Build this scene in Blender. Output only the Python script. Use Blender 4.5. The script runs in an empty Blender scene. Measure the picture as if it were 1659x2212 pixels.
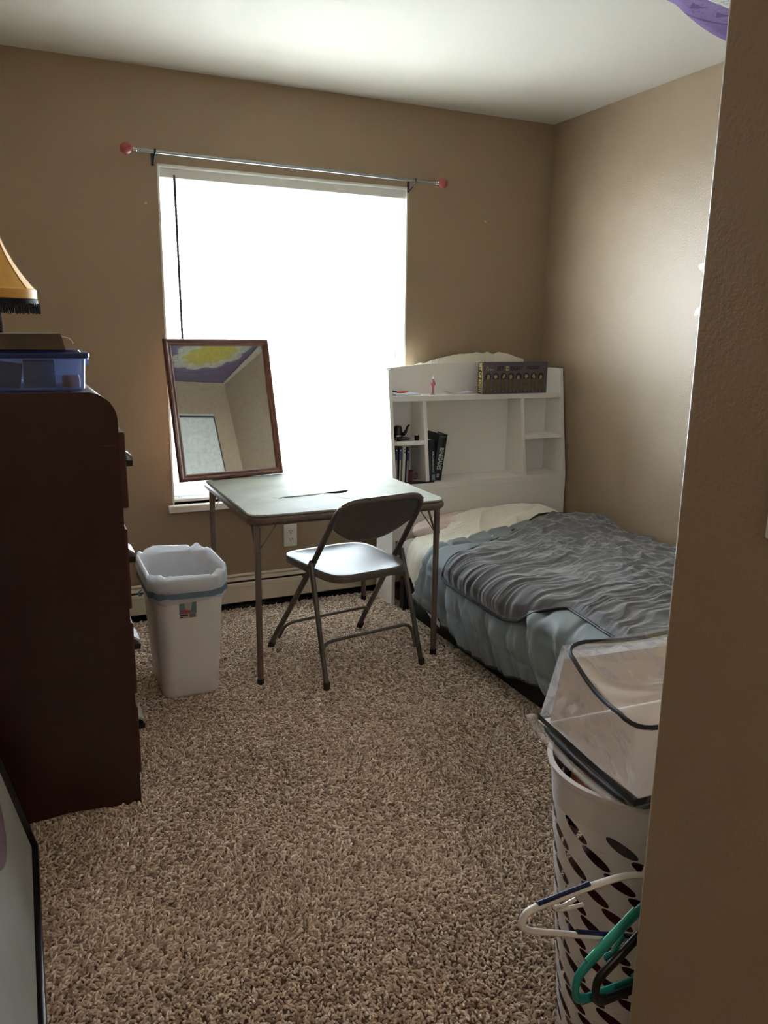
import bpy, bmesh, math, random
import numpy as np
from mathutils import Vector, Matrix

random.seed(7)
rng = np.random.default_rng(11)
PI = math.pi
sc = bpy.context.scene
C = sc.collection

# ------------------------------------------------------------------ camera
W, H = 1659, 2212
CX, CY, CZ, YAW, PITCH, ROLL, FPX = -2.6842, -3.7385, 1.3645, 0.4320, -0.2251, 0.0130, 1703.3
fw = Vector((math.sin(YAW) * math.cos(PITCH), math.cos(YAW) * math.cos(PITCH), math.sin(PITCH)))
r0 = Vector((math.cos(YAW), -math.sin(YAW), 0.0))
u0 = r0.cross(fw)
rt = r0 * math.cos(ROLL) + u0 * math.sin(ROLL)
up = -r0 * math.sin(ROLL) + u0 * math.cos(ROLL)
cam_d = bpy.data.cameras.new('camera')
cam = bpy.data.objects.new('camera', cam_d)
C.objects.link(cam)
mw = Matrix((rt, up, -fw)).transposed().to_4x4()
mw.translation = (CX, CY, CZ)
cam.matrix_world = mw
cam_d.sensor_fit = 'VERTICAL'
cam_d.sensor_height = 24.0
cam_d.lens = FPX / H * 24.0
cam_d.clip_start = 0.02
sc.camera = cam

# ------------------------------------------------------------------ world, light, exposure
world = bpy.data.worlds.new('overcast_sky')
sc.world = world
world.use_nodes = True
bg = world.node_tree.nodes['Background']
bg.inputs[0].default_value = (0.85, 0.945, 1.06, 1)
bg.inputs[1].default_value = 11.0

pd = bpy.data.lights.new('window_portal', 'AREA')
pd.shape = 'RECTANGLE'; pd.size = 1.24; pd.size_y = 1.54
pd.cycles.is_portal = True
po = bpy.data.objects.new('window_portal', pd)
po.location = (-1.46, 0.20, 1.31); po.rotation_euler = (-PI / 2, 0, 0)
C.objects.link(po)

hd = bpy.data.lights.new('hall_fill_light', 'AREA')  # unseen lamp added in the hall as weak fill from behind the camera
hd.shape = 'DISK'; hd.size = 0.35; hd.energy = 1.6; hd.color = (1.0, 0.86, 0.68)
ho = bpy.data.objects.new('hall_fill_light', hd)
ho.location = (-2.45, -4.75, 2.40)
C.objects.link(ho)

vs = sc.view_settings
vs.view_transform = 'Standard'; vs.look = 'None'; vs.gamma = 1.0; vs.use_curve_mapping = False
vs.exposure = 2.95
cy = sc.cycles
cy.max_bounces = 16; cy.diffuse_bounces = 10; cy.glossy_bounces = 6; cy.transparent_max_bounces = 32

# ------------------------------------------------------------------ materials
def lin(c):
    out = []
    for v in c:
        v = v / 255.0
        out.append(v / 12.92 if v <= 0.04045 else ((v + 0.055) / 1.055) ** 2.4)
    return (*out, 1.0)

MATS = {}
def mat(name, rgb, rough=0.5, metal=0.0, spec=0.5, var=None, bump=None, sheen=0.0, coat=0.0, subs=0.0,
        emit=None, aniso=None, trans=0.0, alpha=1.0, wave=None):
    """rgb in sRGB 0-255; var=(scale, rgb2, contrast); bump=(scale, strength, distance[, detail])"""
    m = bpy.data.materials.new(name); m.use_nodes = True
    nt = m.node_tree; b = nt.nodes['Principled BSDF']
    b.inputs['Base Color'].default_value = lin(rgb)
    b.inputs['Roughness'].default_value = rough
    b.inputs['Metallic'].default_value = metal
    b.inputs['Specular IOR Level'].default_value = spec
    if sheen:
        b.inputs['Sheen Weight'].default_value = sheen
        b.inputs['Sheen Roughness'].default_value = 0.4
    if coat:
        b.inputs['Coat Weight'].default_value = coat
        b.inputs['Coat Roughness'].default_value = 0.15
    if trans:
        b.inputs['Transmission Weight'].default_value = trans
    if alpha < 1:
        b.inputs['Alpha'].default_value = alpha
    if emit:
        b.inputs['Emission Color'].default_value = lin(emit[0]); b.inputs['Emission Strength'].default_value = emit[1]
    tc = nt.nodes.new('ShaderNodeTexCoord')
    src = tc.outputs['Object']
    if aniso:
        mp = nt.nodes.new('ShaderNodeMapping'); mp.inputs['Scale'].default_value = aniso
        nt.links.new(src, mp.inputs['Vector']); src = mp.outputs['Vector']
    if var:
        n = nt.nodes.new('ShaderNodeTexNoise'); n.inputs['Scale'].default_value = var[0]; n.inputs['Detail'].default_value = 5
        nt.links.new(src, n.inputs['Vector'])
        r = nt.nodes.new('ShaderNodeValToRGB')
        k = var[2] if len(var) > 2 else 0.5
        r.color_ramp.elements[0].position = 0.5 - 0.5 * (1 - k) * 0.8 ; r.color_ramp.elements[1].position = 0.5 + 0.5 * (1 - k) * 0.8
        r.color_ramp.elements[0].color = lin(rgb); r.color_ramp.elements[1].color = lin(var[1])
        nt.links.new(n.outputs['Fac'], r.inputs['Fac']); nt.links.new(r.outputs['Color'], b.inputs['Base Color'])
    if bump:
        n = nt.nodes.new('ShaderNodeTexNoise'); n.inputs['Scale'].default_value = bump[0]
        n.inputs['Detail'].default_value = bump[3] if len(bump) > 3 else 3
        nt.links.new(src, n.inputs['Vector'])
        bp = nt.nodes.new('ShaderNodeBump'); bp.inputs['Strength'].default_value = bump[1]; bp.inputs['Distance'].default_value = bump[2]
        nt.links.new(n.outputs['Fac'], bp.inputs['Height']); nt.links.new(bp.outputs['Normal'], b.inputs['Normal'])
    if wave:
        wv = nt.nodes.new('ShaderNodeTexWave'); wv.inputs['Scale'].default_value = wave[0]; wv.bands_direction = wave[3] if len(wave) > 3 else 'X'
        wv.inputs['Distortion'].default_value = 0.3
        nt.links.new(src, wv.inputs['Vector'])
        bp = nt.nodes.new('ShaderNodeBump'); bp.inputs['Strength'].default_value = wave[1]; bp.inputs['Distance'].default_value = wave[2]
        nt.links.new(wv.outputs['Fac'], bp.inputs['Height']); nt.links.new(bp.outputs['Normal'], b.inputs['Normal'])
    MATS[name] = m
    return m

def clear_mat(name, tint, gloss=0.08, rough=0.06, milk=0.0, milk_rgb=(220, 220, 220), bump=None):
    """thin clear sheet: straight-through transparency, a fresnel gloss and an optional milky share"""
    m = bpy.data.materials.new(name); m.use_nodes = True
    nt = m.node_tree; nt.nodes.remove(nt.nodes['Principled BSDF'])
    out = nt.nodes['Material Output']
    t = nt.nodes.new('ShaderNodeBsdfTransparent'); t.inputs[0].default_value = lin(tint)
    g = nt.nodes.new('ShaderNodeBsdfGlossy'); g.inputs['Roughness'].default_value = rough
    g.inputs['Color'].default_value = (1, 1, 1, 1)
    fr = nt.nodes.new('ShaderNodeLayerWeight'); fr.inputs['Blend'].default_value = 0.25
    mul = nt.nodes.new('ShaderNodeMath'); mul.operation = 'MULTIPLY_ADD'; mul.inputs[1].default_value = 0.5; mul.inputs[2].default_value = gloss
    nt.links.new(fr.outputs['Facing'], mul.inputs[0])
    mx = nt.nodes.new('ShaderNodeMixShader')
    nt.links.new(mul.outputs[0], mx.inputs['Fac']); nt.links.new(t.outputs[0], mx.inputs[1]); nt.links.new(g.outputs[0], mx.inputs[2])
    last = mx
    if milk:
        d = nt.nodes.new('ShaderNodeBsdfDiffuse'); d.inputs[0].default_value = lin(milk_rgb)
        tr = nt.nodes.new('ShaderNodeBsdfTranslucent'); tr.inputs[0].default_value = lin(milk_rgb)
        ad = nt.nodes.new('ShaderNodeMixShader'); ad.inputs['Fac'].default_value = 0.45
        nt.links.new(d.outputs[0], ad.inputs[1]); nt.links.new(tr.outputs[0], ad.inputs[2])
        m2 = nt.nodes.new('ShaderNodeMixShader'); m2.inputs['Fac'].default_value = milk
        nt.links.new(mx.outputs[0], m2.inputs[1]); nt.links.new(ad.outputs[0], m2.inputs[2]); last = m2
    if bump:
        tc = nt.nodes.new('ShaderNodeTexCoord')
        n = nt.nodes.new('ShaderNodeTexNoise'); n.inputs['Scale'].default_value = bump[0]
        nt.links.new(tc.outputs['Object'], n.inputs['Vector'])
        bp = nt.nodes.new('ShaderNodeBump'); bp.inputs['Strength'].default_value = bump[1]; bp.inputs['Distance'].default_value = bump[2]
        nt.links.new(n.outputs['Fac'], bp.inputs['Height']); nt.links.new(bp.outputs['Normal'], g.inputs['Normal'])
    nt.links.new(last.outputs[0], out.inputs['Surface'])
    MATS[name] = m
    return m

mat('wall_paint', (158, 137, 111), 0.46, spec=0.5, bump=(150, 0.3, 0.004, 2))
mat('ceiling_paint', (207, 200, 187), 0.85, bump=(120, 0.15, 0.003))
mat('white_trim', (226, 224, 216), 0.45)
mat('vinyl_white', (232, 233, 234), 0.35)
mat('carpet_base', (98, 79, 65), 0.95, var=(60, (118, 98, 82)))
mat('heater_cream', (214, 203, 184), 0.4)
mat('black_gap', (16, 15, 15), 0.6)
mat('outlet_white', (228, 226, 220), 0.3)
mat('outlet_dark', (20, 18, 16), 0.5)
mat('rod_silver', (168, 172, 172), 0.28, metal=0.85)
mat('bracket_black', (14, 15, 18), 0.4)
mat('slat_white', (228, 227, 222), 0.4)
mat('wand_grey', (70, 68, 82), 0.3)
mat('tassel_beige', (214, 196, 160), 0.5)
mat('table_vinyl', (144, 146, 138), 0.7, spec=0.12, var=(7, (166, 166, 154), 0.35), bump=(30, 0.12, 0.004))
mat('tear_dark', (14, 13, 12), 1.0, spec=0.0)
mat('table_vinyl_torn', (186, 187, 178), 0.8, spec=0.1)
mat('table_rim', (128, 112, 100), 0.4, metal=0.35, var=(25, (96, 80, 70), 0.3))
mat('leg_metal', (122, 108, 98), 0.38, metal=0.45)
mat('chair_metal', (104, 96, 88), 0.36, metal=0.25, var=(30, (92, 84, 78), 0.3))
mat('chair_seat', (104, 96, 89), 0.36, metal=0.1, spec=0.5, var=(20, (104, 95, 88), 0.3))
mat('rubber_foot', (52, 40, 36), 0.7)
mat('bin_plastic', (230, 225, 224), 0.5, bump=(400, 0.05, 0.001))
mat('band_blue', (104, 128, 150), 0.5)
mat('wood_dark', (60, 30, 20), 0.32, spec=0.45, var=(9, (50, 24, 16), 0.3), aniso=(1, 1, 0.12), bump=(40, 0.05, 0.002))
mat('wood_drawer', (78, 41, 28), 0.32, var=(9, (58, 29, 20), 0.3), aniso=(1, 0.12, 1))
mat('chrome', (210, 212, 208), 0.18, metal=1.0)
mat('handle_black', (18, 15, 14), 0.35)
mat('cardboard', (96, 80, 62), 0.75, var=(12, (80, 64, 48), 0.4))
mat('paper_white', (226, 228, 232), 0.7)
mat('paper_pink', (226, 196, 214), 0.7)
mat('paper_blue', (196, 212, 232), 0.7)
mat('orange_plastic', (226, 120, 84), 0.5)
mat('black_plastic', (20, 20, 24), 0.35)
mat('shade_gold', (214, 158, 62), 0.6, var=(8, (226, 176, 80), 0.3), sheen=0.3)
mat('shade_trim', (190, 130, 44), 0.5)
mat('fringe_black', (14, 13, 14), 0.8)
mat('lamp_stem', (16, 13, 13), 0.9, spec=0.1, var=(320, (96, 78, 66), 0.85))
mat('headboard_white', (238, 236, 232), 0.42, var=(3, (232, 229, 224), 0.3), bump=(90, 0.03, 0.001))
mat('mirror_wood', (116, 68, 56), 0.3, var=(18, (88, 48, 40), 0.3), coat=0.3)
mat('backing_brown', (90, 70, 52), 0.8)
mat('sheet_cream', (240, 234, 220), 0.75, sheen=0.25, wave=(28, 0.25, 0.004, 'Y'))
mat('pillow_pink', (220, 196, 188), 0.8, sheen=0.3, var=(14, (236, 222, 212), 0.4))
mat('pillow_white', (222, 218, 204), 0.8, wave=(30, 0.35, 0.005, 'X'))
mat('comforter_slate', (122, 131, 134), 0.6, sheen=0.25, bump=(300, 0.1, 0.001))
mat('blanket_charcoal', (98, 97, 99), 0.75, sheen=0.6, bump=(260, 0.12, 0.001))
mat('piping_dark', (34, 34, 38), 0.55)
mat('blanket_piping', (62, 62, 66), 0.6)
mat('bed_black', (26, 29, 31), 0.7)
mat('mattress_white', (206, 202, 194), 0.7)
mat('box_dark', (88, 82, 92), 0.45)
mat('box_spine', (22, 18, 16), 0.45)
mat('gold_print', (208, 184, 110), 0.5)
mat('ink_black', (18, 16, 20), 0.5)
mat('panel_brown', (78, 66, 54), 0.5, var=(60, (100, 84, 64), 0.5))
mat('panel_black', (30, 26, 26), 0.5)
mat('print_skin', (196, 168, 138), 0.6, var=(90, (150, 120, 92), 0.5))
mat('book_navy', (20, 26, 40), 0.4, var=(10, (30, 44, 60), 0.4))
mat('book_black', (18, 19, 23), 0.35)
mat('page_cream', (216, 208, 188), 0.8)
mat('letter_silver', (206, 210, 208), 0.4)
mat('letter_dim', (136, 148, 156), 0.45)
mat('case_blue', (52, 62, 104), 0.3)
mat('case_grey', (158, 152, 158), 0.35)
mat('case_white', (208, 208, 198), 0.35)
mat('case_dark', (30, 30, 44), 0.3)
mat('pot_iron', (58, 58, 62), 0.25, metal=0.6, bump=(90, 0.3, 0.003))
mat('mug_pink', (120, 62, 74), 0.4)
mat('glass_pink', (242, 150, 176), 0.12, trans=0.6, spec=0.6)
mat('glass_clear', (232, 230, 230), 0.06, trans=0.8, spec=0.6)
mat('finial_pink', (226, 120, 124), 0.12, trans=0.7, spec=0.7)
mat('hamper_white', (214, 208, 208), 0.45)
mat('cloth_red', (92, 14, 26), 0.85, sheen=0.2, var=(14, (60, 8, 16), 0.3))
mat('cloth_grey', (120, 122, 122), 0.85)
mat('cloth_peach', (206, 142, 116), 0.85)
mat('cloth_black', (18, 16, 18), 0.85)
mat('insert_card', (246, 241, 243), 0.7)
mat('hanger_white', (214, 210, 206), 0.4)
mat('hanger_navy', (30, 36, 78), 0.4)
mat('hanger_teal', (28, 132, 122), 0.3)
mat('hanger_teal_light', (60, 176, 160), 0.35)
mat('hanger_black', (14, 13, 15), 0.3)
mat('frame_black', (12, 12, 14), 0.25, spec=0.6)
mat('poster_grey', (176, 178, 172), 0.75, var=(5, (150, 152, 148), 0.2), bump=(200, 0.05, 0.001))
mat('poster_plum', (126, 102, 116), 0.7)
mat('poster_dark', (52, 52, 54), 0.7)
mat('door_white', (200, 201, 194), 0.45)
mat('sticker_pink', (238, 208, 232), 0.5)
mat('spackle', (196, 188, 176), 0.8)
mat('ground_outside', (150, 150, 146), 0.9)
mat('purple_bit', (120, 92, 130), 0.6)
mat('content_blue', (46, 58, 92), 0.5)
mat('content_grey', (110, 118, 132), 0.5)
mat('content_orange', (206, 120, 40), 0.5)
mat('lid_blue', (30, 46, 104), 0.28, spec=0.7)
mat('label_blue', (112, 140, 150), 0.5)
mat('label_red', (186, 84, 82), 0.5)
mat('label_tan', (190, 178, 166), 0.5)
clear_mat('window_glass', (250, 252, 252), gloss=0.02, rough=0.02)
clear_mat('blue_plastic', (186, 202, 236), gloss=0.08, rough=0.15, milk=0.20, milk_rgb=(150, 170, 216))
clear_mat('vinyl_clear', (244, 242, 240), gloss=0.08, rough=0.04, milk=0.14, milk_rgb=(236, 228, 224), bump=(9, 0.5, 0.02))
clear_mat('liner_plastic', (248, 250, 252), gloss=0.14, rough=0.2, milk=0.74, milk_rgb=(246, 250, 255), bump=(38, 0.9, 0.010))

def mirror_mat():
    m = bpy.data.materials.new('mirror_glass'); m.use_nodes = True
    nt = m.node_tree; b = nt.nodes['Principled BSDF']
    b.inputs['Metallic'].default_value = 1.0; b.inputs['Roughness'].default_value = 0.015
    b.inputs['Base Color'].default_value = (0.74, 0.76, 0.74, 1)
    d = nt.nodes.new('ShaderNodeBsdfDiffuse'); d.inputs[0].default_value = lin((168, 166, 156))
    tc = nt.nodes.new('ShaderNodeTexCoord')
    n = nt.nodes.new('ShaderNodeTexNoise'); n.inputs['Scale'].default_value = 55; n.inputs['Detail'].default_value = 9; n.inputs['Roughness'].default_value = 0.7
    nt.links.new(tc.outputs['Object'], n.inputs['Vector'])
    mr = nt.nodes.new('ShaderNodeMapRange'); mr.inputs['From Min'].default_value = 0.42; mr.inputs['From Max'].default_value = 0.85
    mr.inputs['To Min'].default_value = 0.10; mr.inputs['To Max'].default_value = 0.34
    nt.links.new(n.outputs['Fac'], mr.inputs['Value'])
    mx = nt.nodes.new('ShaderNodeMixShader')
    nt.links.new(mr.outputs['Result'], mx.inputs['Fac']); nt.links.new(b.outputs[0], mx.inputs[1]); nt.links.new(d.outputs[0], mx.inputs[2])
    nt.links.new(mx.outputs[0], nt.nodes['Material Output'].inputs['Surface'])
    MATS['mirror_glass'] = m
mirror_mat()

def carpet_mat():
    m = bpy.data.materials.new('carpet_yarn'); m.use_nodes = True
    nt = m.node_tree; b = nt.nodes['Principled BSDF']
    b.inputs['Roughness'].default_value = 0.85; b.inputs['Sheen Weight'].default_value = 0.2
    oi = nt.nodes.new('ShaderNodeObjectInfo')
    r = nt.nodes.new('ShaderNodeValToRGB')
    cr = r.color_ramp
    cr.elements[0].position = 0.0; cr.elements[0].color = lin((146, 122, 103))
    cr.elements[1].position = 1.0; cr.elements[1].color = lin((240, 224, 206))
    e = cr.elements.new(0.18); e.color = lin((184, 159, 139))
    e = cr.elements.new(0.6); e.color = lin((214, 191, 170))
    nt.links.new(oi.outputs['Random'], r.inputs['Fac']); nt.links.new(r.outputs['Color'], b.inputs['Base Color'])
    MATS['carpet_yarn'] = m
carpet_mat()

def tapestry_mat(cx, cy):
    """printed cloth: yellow middle, cream ring, purple field with dark line and triangle bands"""
    m = bpy.data.materials.new('tapestry_print'); m.use_nodes = True
    nt = m.node_tree; b = nt.nodes['Principled BSDF']; b.inputs['Roughness'].default_value = 0.85
    N = nt.nodes.new; L = nt.links.new
    tc = N('ShaderNodeTexCoord'); sx = N('ShaderNodeSeparateXYZ'); L(tc.outputs['Object'], sx.inputs[0])
    def mth(op, a, b2=None, c2=None):
        n = N('ShaderNodeMath'); n.operation = op
        for i, v in enumerate((a, b2, c2)):
            if v is None: continue
            if isinstance(v, (int, float)): n.inputs[i].default_value = v
            else: L(v, n.inputs[i])
        return n.outputs[0]
    dx = mth('SUBTRACT', sx.outputs['X'], cx); dy = mth('SUBTRACT', sx.outputs['Y'], cy)
    rr = mth('SQRT', mth('ADD', mth('MULTIPLY', dx, dx), mth('MULTIPLY', dy, dy)))
    th = mth('ARCTAN2', dy, dx)
    scal = mth('ABSOLUTE', mth('SINE', mth('MULTIPLY', th, 5.0)))
    nz = N('ShaderNodeTexNoise'); nz.inputs['Scale'].default_value = 14; L(tc.outputs['Object'], nz.inputs['Vector'])
    rw = mth('ADD', mth('SUBTRACT', rr, mth('MULTIPLY', scal, 0.05)), mth('MULTIPLY', mth('SUBTRACT', nz.outputs['Fac'], 0.5), 0.05))
    ramp = N('ShaderNodeValToRGB'); cr = ramp.color_ramp
    L(rw, ramp.inputs['Fac'])
    cr.elements[0].position = 0.0; cr.elements[0].color = lin((206, 190, 70))
    cr.elements[1].position = 0.175; cr.elements[1].color = lin((204, 192, 96))
    for p_, col in ((0.195, (206, 204, 184)), (0.275, (206, 206, 196)), (0.30, (120, 104, 146)), (0.55, (104, 84, 132)), (0.72, (126, 108, 152)), (0.9, (112, 88, 138))):
        e = cr.elements.new(p_); e.color = lin(col)
    # cream patch along the rim of the outer ring
    ban = N('ShaderNodeValToRGB'); L(rr, ban.inputs['Fac'])
    bc = ban.color_ramp; bc.interpolation = 'CONSTANT'
    bc.elements[0].position = 0.0; bc.elements[0].color = (0, 0, 0, 1)
    bc.elements[1].position = 0.99; bc.elements[1].color = (0, 0, 0, 1)
    for p_, v in ((0.40, 1.0), (0.412, 0), (0.865, 1.0), (0.877, 0)):
        e = bc.elements.new(p_); e.color = (v, v, v, 1)
    tri = mth('LESS_THAN', mth('ABSOLUTE', mth('SUBTRACT', mth('FRACT', mth('MULTIPLY', th, 7.0)), 0.5)), mth('MULTIPLY', mth('SUBTRACT', 0.835, rr), 7.0))
    tri = mth('MULTIPLY', tri, mth('GREATER_THAN', rr, 0.795))
    n2 = N('ShaderNodeTexNoise'); n2.inputs['Scale'].default_value = 45; n2.inputs['Detail'].default_value = 2; L(tc.outputs['Object'], n2.inputs['Vector'])
    scr = mth('MULTIPLY', mth('LESS_THAN', mth('ABSOLUTE', mth('SUBTRACT', n2.outputs['Fac'], 0.5)), 0.012), mth('GREATER_THAN', rr, 0.25))
    dark = mth('MULTIPLY', mth('MAXIMUM', mth('MAXIMUM', ban.outputs['Color'], tri), scr), 0.7)
    ring = mth('MULTIPLY', mth('MULTIPLY', mth('GREATER_THAN', rw, 0.62), mth('LESS_THAN', rw, 0.695)), mth('GREATER_THAN', dy, 0.35))
    m0 = N('ShaderNodeMix'); m0.data_type = 'RGBA'
    L(ring, m0.inputs['Factor']); L(ramp.outputs['Color'], m0.inputs['A']); m0.inputs['B'].default_value = lin((206, 206, 196))
    mx = N('ShaderNodeMix'); mx.data_type = 'RGBA'
    L(dark, mx.inputs['Factor']); L(m0.outputs['Result'], mx.inputs['A']); mx.inputs['B'].default_value = lin((62, 44, 84))
    L(mx.outputs['Result'], b.inputs['Base Color'])
    MATS['tapestry_print'] = m
TAP = (-0.49, -2.32)
tapestry_mat(*TAP)

# ------------------------------------------------------------------ geometry helpers
class G:
    def __init__(s): s.v = []; s.f = []
    def add(s, vf):
        o = len(s.v); s.v += [tuple(p) for p in vf[0]]; s.f += [tuple(i + o for i in f) for f in vf[1]]; return s
    def box(s, *a, **k): return s.add(rbox(*a, **k))
    def tube(s, *a, **k): return s.add(tube(*a, **k))

def tf(vf, M):
    return [tuple(M @ Vector(p)) for p in vf[0]], vf[1]

def rbox(x0, x1, y0, y1, z0, z1, b=0.0, seg=1):
    bm = bmesh.new()
    vs = [bm.verts.new((x, y, z)) for x in (x0, x1) for y in (y0, y1) for z in (z0, z1)]
    for f in ((0, 1, 3, 2), (4, 6, 7, 5), (0, 4, 5, 1), (2, 3, 7, 6), (0, 2, 6, 4), (1, 5, 7, 3)):
        bm.faces.new([vs[i] for i in f])
    if b > 0:
        bmesh.ops.bevel(bm, geom=list(bm.edges), offset=b, segments=seg, profile=0.5, affect='EDGES')
    bmesh.ops.recalc_face_normals(bm, faces=bm.faces)
    bm.verts.index_update()
    out = [tuple(v.co) for v in bm.verts], [tuple(v.index for v in f.verts) for f in bm.faces]
    bm.free()
    return out

def smooth_path(pts, n=8, closed=False):
    P = [Vector(p) for p in pts]; out = []; N = len(P)
    rng_ = range(N) if closed else range(N - 1)
    for i in rng_:
        p0 = P[(i - 1) % N] if closed or i > 0 else P[0] * 2 - P[1]
        p1 = P[i]; p2 = P[(i + 1) % N]
        p3 = P[(i + 2) % N] if closed or i + 2 < N else P[N - 1] * 2 - P[N - 2]
        for k in range(n):
            t = k / n
            out.append(0.5 * ((2 * p1) + (p2 - p0) * t + (2 * p0 - 5 * p1 + 4 * p2 - p3) * t * t + (3 * p1 - p0 - 3 * p2 + p3) * t ** 3))
    if not closed: out.append(P[-1])
    return out

def corner_path(pts, r=0.03, n=6):
    """polyline with rounded corners"""
    P = [Vector(p) for p in pts]; out = [P[0]]
    for i in range(1, len(P) - 1):
        a = (P[i - 1] - P[i]); b = (P[i + 1] - P[i])
        ra = min(r, a.length * 0.49, b.length * 0.49)
        s = P[i] + a.normalized() * ra; e = P[i] + b.normalized() * ra
        for k in range(n + 1):
            t = k / n
            out.append(s * (1 - t) ** 2 + P[i] * 2 * t * (1 - t) + e * t * t)
    out.append(P[-1])
    return out

def tube(path, r, n=10, closed=False, caps=True, flat=1.0):
    P = [Vector(p) for p in path]; N = len(P)
    vs, fs = [], []
    t0 = (P[1] - P[0]).normalized()
    ref = Vector((0, 0, 1)) if abs(t0.z) < 0.9 else Vector((0, 1, 0))
    u = t0.cross(ref).normalized()
    for i in range(N):
        if closed: t = (P[(i + 1) % N] - P[i - 1]).normalized()
        else: t = (P[min(i + 1, N - 1)] - P[max(i - 1, 0)]).normalized()
        u = (u - t * u.dot(t))
        if u.length < 1e-6: u = t.orthogonal()
        u.normalize(); w = t.cross(u)
        rr = r[i] if hasattr(r, '__len__') else r
        for k in range(n):
            a = 2 * PI * k / n
            vs.append(tuple(P[i] + u * (rr * math.cos(a)) + w * (rr * flat * math.sin(a))))
    for i in range(N if closed else N - 1):
        j = (i + 1) % N
        for k in range(n):
            l = (k + 1) % n
            fs.append((i * n + k, i * n + l, j * n + l, j * n + k))
    if caps and not closed:
        fs.append(tuple(range(n - 1, -1, -1))); fs.append(tuple((N - 1) * n + k for k in range(n)))
    return vs, fs

def lathe(prof, n=24, cx=0, cy=0, z0=0):
    """prof: list of (r, z)"""
    vs, fs = [], []
    for r, z in prof:
        for k in range(n):
            a = 2 * PI * k / n
            vs.append((cx + r * math.cos(a), cy + r * math.sin(a), z0 + z))
    for i in range(len(prof) - 1):
        for k in range(n):
            l = (k + 1) % n
            fs.append((i * n + k, i * n + l, (i + 1) * n + l, (i + 1) * n + k))
    if prof[0][0] > 1e-5: fs.append(tuple(range(n - 1, -1, -1)))
    if prof[-1][0] > 1e-5: fs.append(tuple((len(prof) - 1) * n + k for k in range(n)))
    return vs, fs

def grid(nu, nv, fn, closed_u=False):
    """fn(u, v) -> point with u, v in 0..1"""
    vs = []; fs = []
    for j in range(nv):
        for i in range(nu):
            vs.append(tuple(fn(i / (nu if closed_u else nu - 1), j / (nv - 1))))
    for j in range(nv - 1):
        for i in range(nu if closed_u else nu - 1):
            k = (i + 1) % nu
            fs.append((j * nu + i, j * nu + k, (j + 1) * nu + k, (j + 1) * nu + i))
    return vs, fs

def grid_arr(P):
    """P: array (nv, nu, 3)"""
    nv, nu = P.shape[:2]
    idx = np.arange(nv * nu).reshape(nv, nu)
    f = np.stack([idx[:-1, :-1], idx[:-1, 1:], idx[1:, 1:], idx[1:, :-1]], -1).reshape(-1, 4)
    return P.reshape(-1, 3), f

def prism(poly, a0, a1, axis='y'):
    """poly of 2D points extruded along axis: y -> (x,z), x -> (y,z), z -> (x,y)"""
    def mk(p, a):
        return {'y': (p[0], a, p[1]), 'x': (a, p[0], p[1]), 'z': (p[0], p[1], a)}[axis]
    n = len(poly)
    vs = [mk(p, a0) for p in poly] + [mk(p, a1) for p in poly]
    fs = [tuple(range(n)), tuple(range(2 * n - 1, n - 1, -1))]
    fs += [(i, i + n, (i + 1) % n + n, (i + 1) % n) for i in range(n)]
    return vs, fs

def rrect(hx, hy, r, n=6):
    pts = []
    for sx, sy, a0 in ((1, 1, 0), (-1, 1, PI / 2), (-1, -1, PI), (1, -1, 3 * PI / 2)):
        for k in range(n + 1):
            a = a0 + PI / 2 * k / n
            pts.append((sx * (hx - r) + r * math.cos(a), sy * (hy - r) + r * math.sin(a)))
    return pts

def rings(rs, cap0=True, cap1=True):
    n = len(rs[0]); vs = [p for r in rs for p in r]; fs = []
    for i in range(len(rs) - 1):
        for k in range(n):
            l = (k + 1) % n
            fs.append((i * n + k, i * n + l, (i + 1) * n + l, (i + 1) * n + k))
    if cap0: fs.append(tuple(range(n - 1, -1, -1)))
    if cap1: fs.append(tuple((len(rs) - 1) * n + k for k in range(n)))
    return vs, fs

def mk_mesh(name, vf, m, smooth=False, fix=True):
    me = bpy.data.meshes.new(name)
    v, f = vf
    if isinstance(v, np.ndarray):
        me.from_pydata(v.tolist(), [], f.tolist())
    else:
        me.from_pydata([tuple(p) for p in v], [], [tuple(x) for x in f])
    if fix:
        bm = bmesh.new(); bm.from_mesh(me)
        bmesh.ops.recalc_face_normals(bm, faces=bm.faces)
        bm.to_mesh(me); bm.free()
    if smooth:
        me.polygons.foreach_set('use_smooth', [True] * len(me.polygons))
        if smooth != 'all':
            me.set_sharp_from_angle(angle=math.radians(38))
    me.materials.append(MATS[m] if isinstance(m, str) else m)
    return me

def obj(name, vf, m, parent=None, smooth=False, kind=None, fix=True, loc=None):
    if isinstance(vf, G): vf = (vf.v, vf.f)
    o = bpy.data.objects.new(name, mk_mesh(name, vf, m, smooth, fix))
    C.objects.link(o)
    if parent is not None: o.parent = parent
    if loc is not None: o.location = loc
    if kind: o['kind'] = kind
    return o

def inst(name, mesh, parent=None, loc=(0, 0, 0), rot=(0, 0, 0)):
    o = bpy.data.objects.new(name, mesh); C.objects.link(o)
    if parent is not None: o.parent = parent
    o.location = loc; o.rotation_euler = rot
    return o

def thing(name, label, cat, loc=(0, 0, 0), rotz=0.0, group=None):
    o = bpy.data.objects.new(name, None); C.objects.link(o)
    o.empty_display_size = 0.05
    o.location = loc; o.rotation_euler = (0, 0, rotz); o['label'] = label; o['category'] = cat
    if group: o['group'] = group
    return o

def tag(o, label, cat, group=None):
    o['label'] = label; o['category'] = cat
    if group: o['group'] = group
    return o

def struct(name, vf, m, parent=None, smooth=False, label=None):
    o = obj(name, vf, m, parent, smooth)
    o['kind'] = 'structure'
    if label: o['label'] = label
    return o

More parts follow.
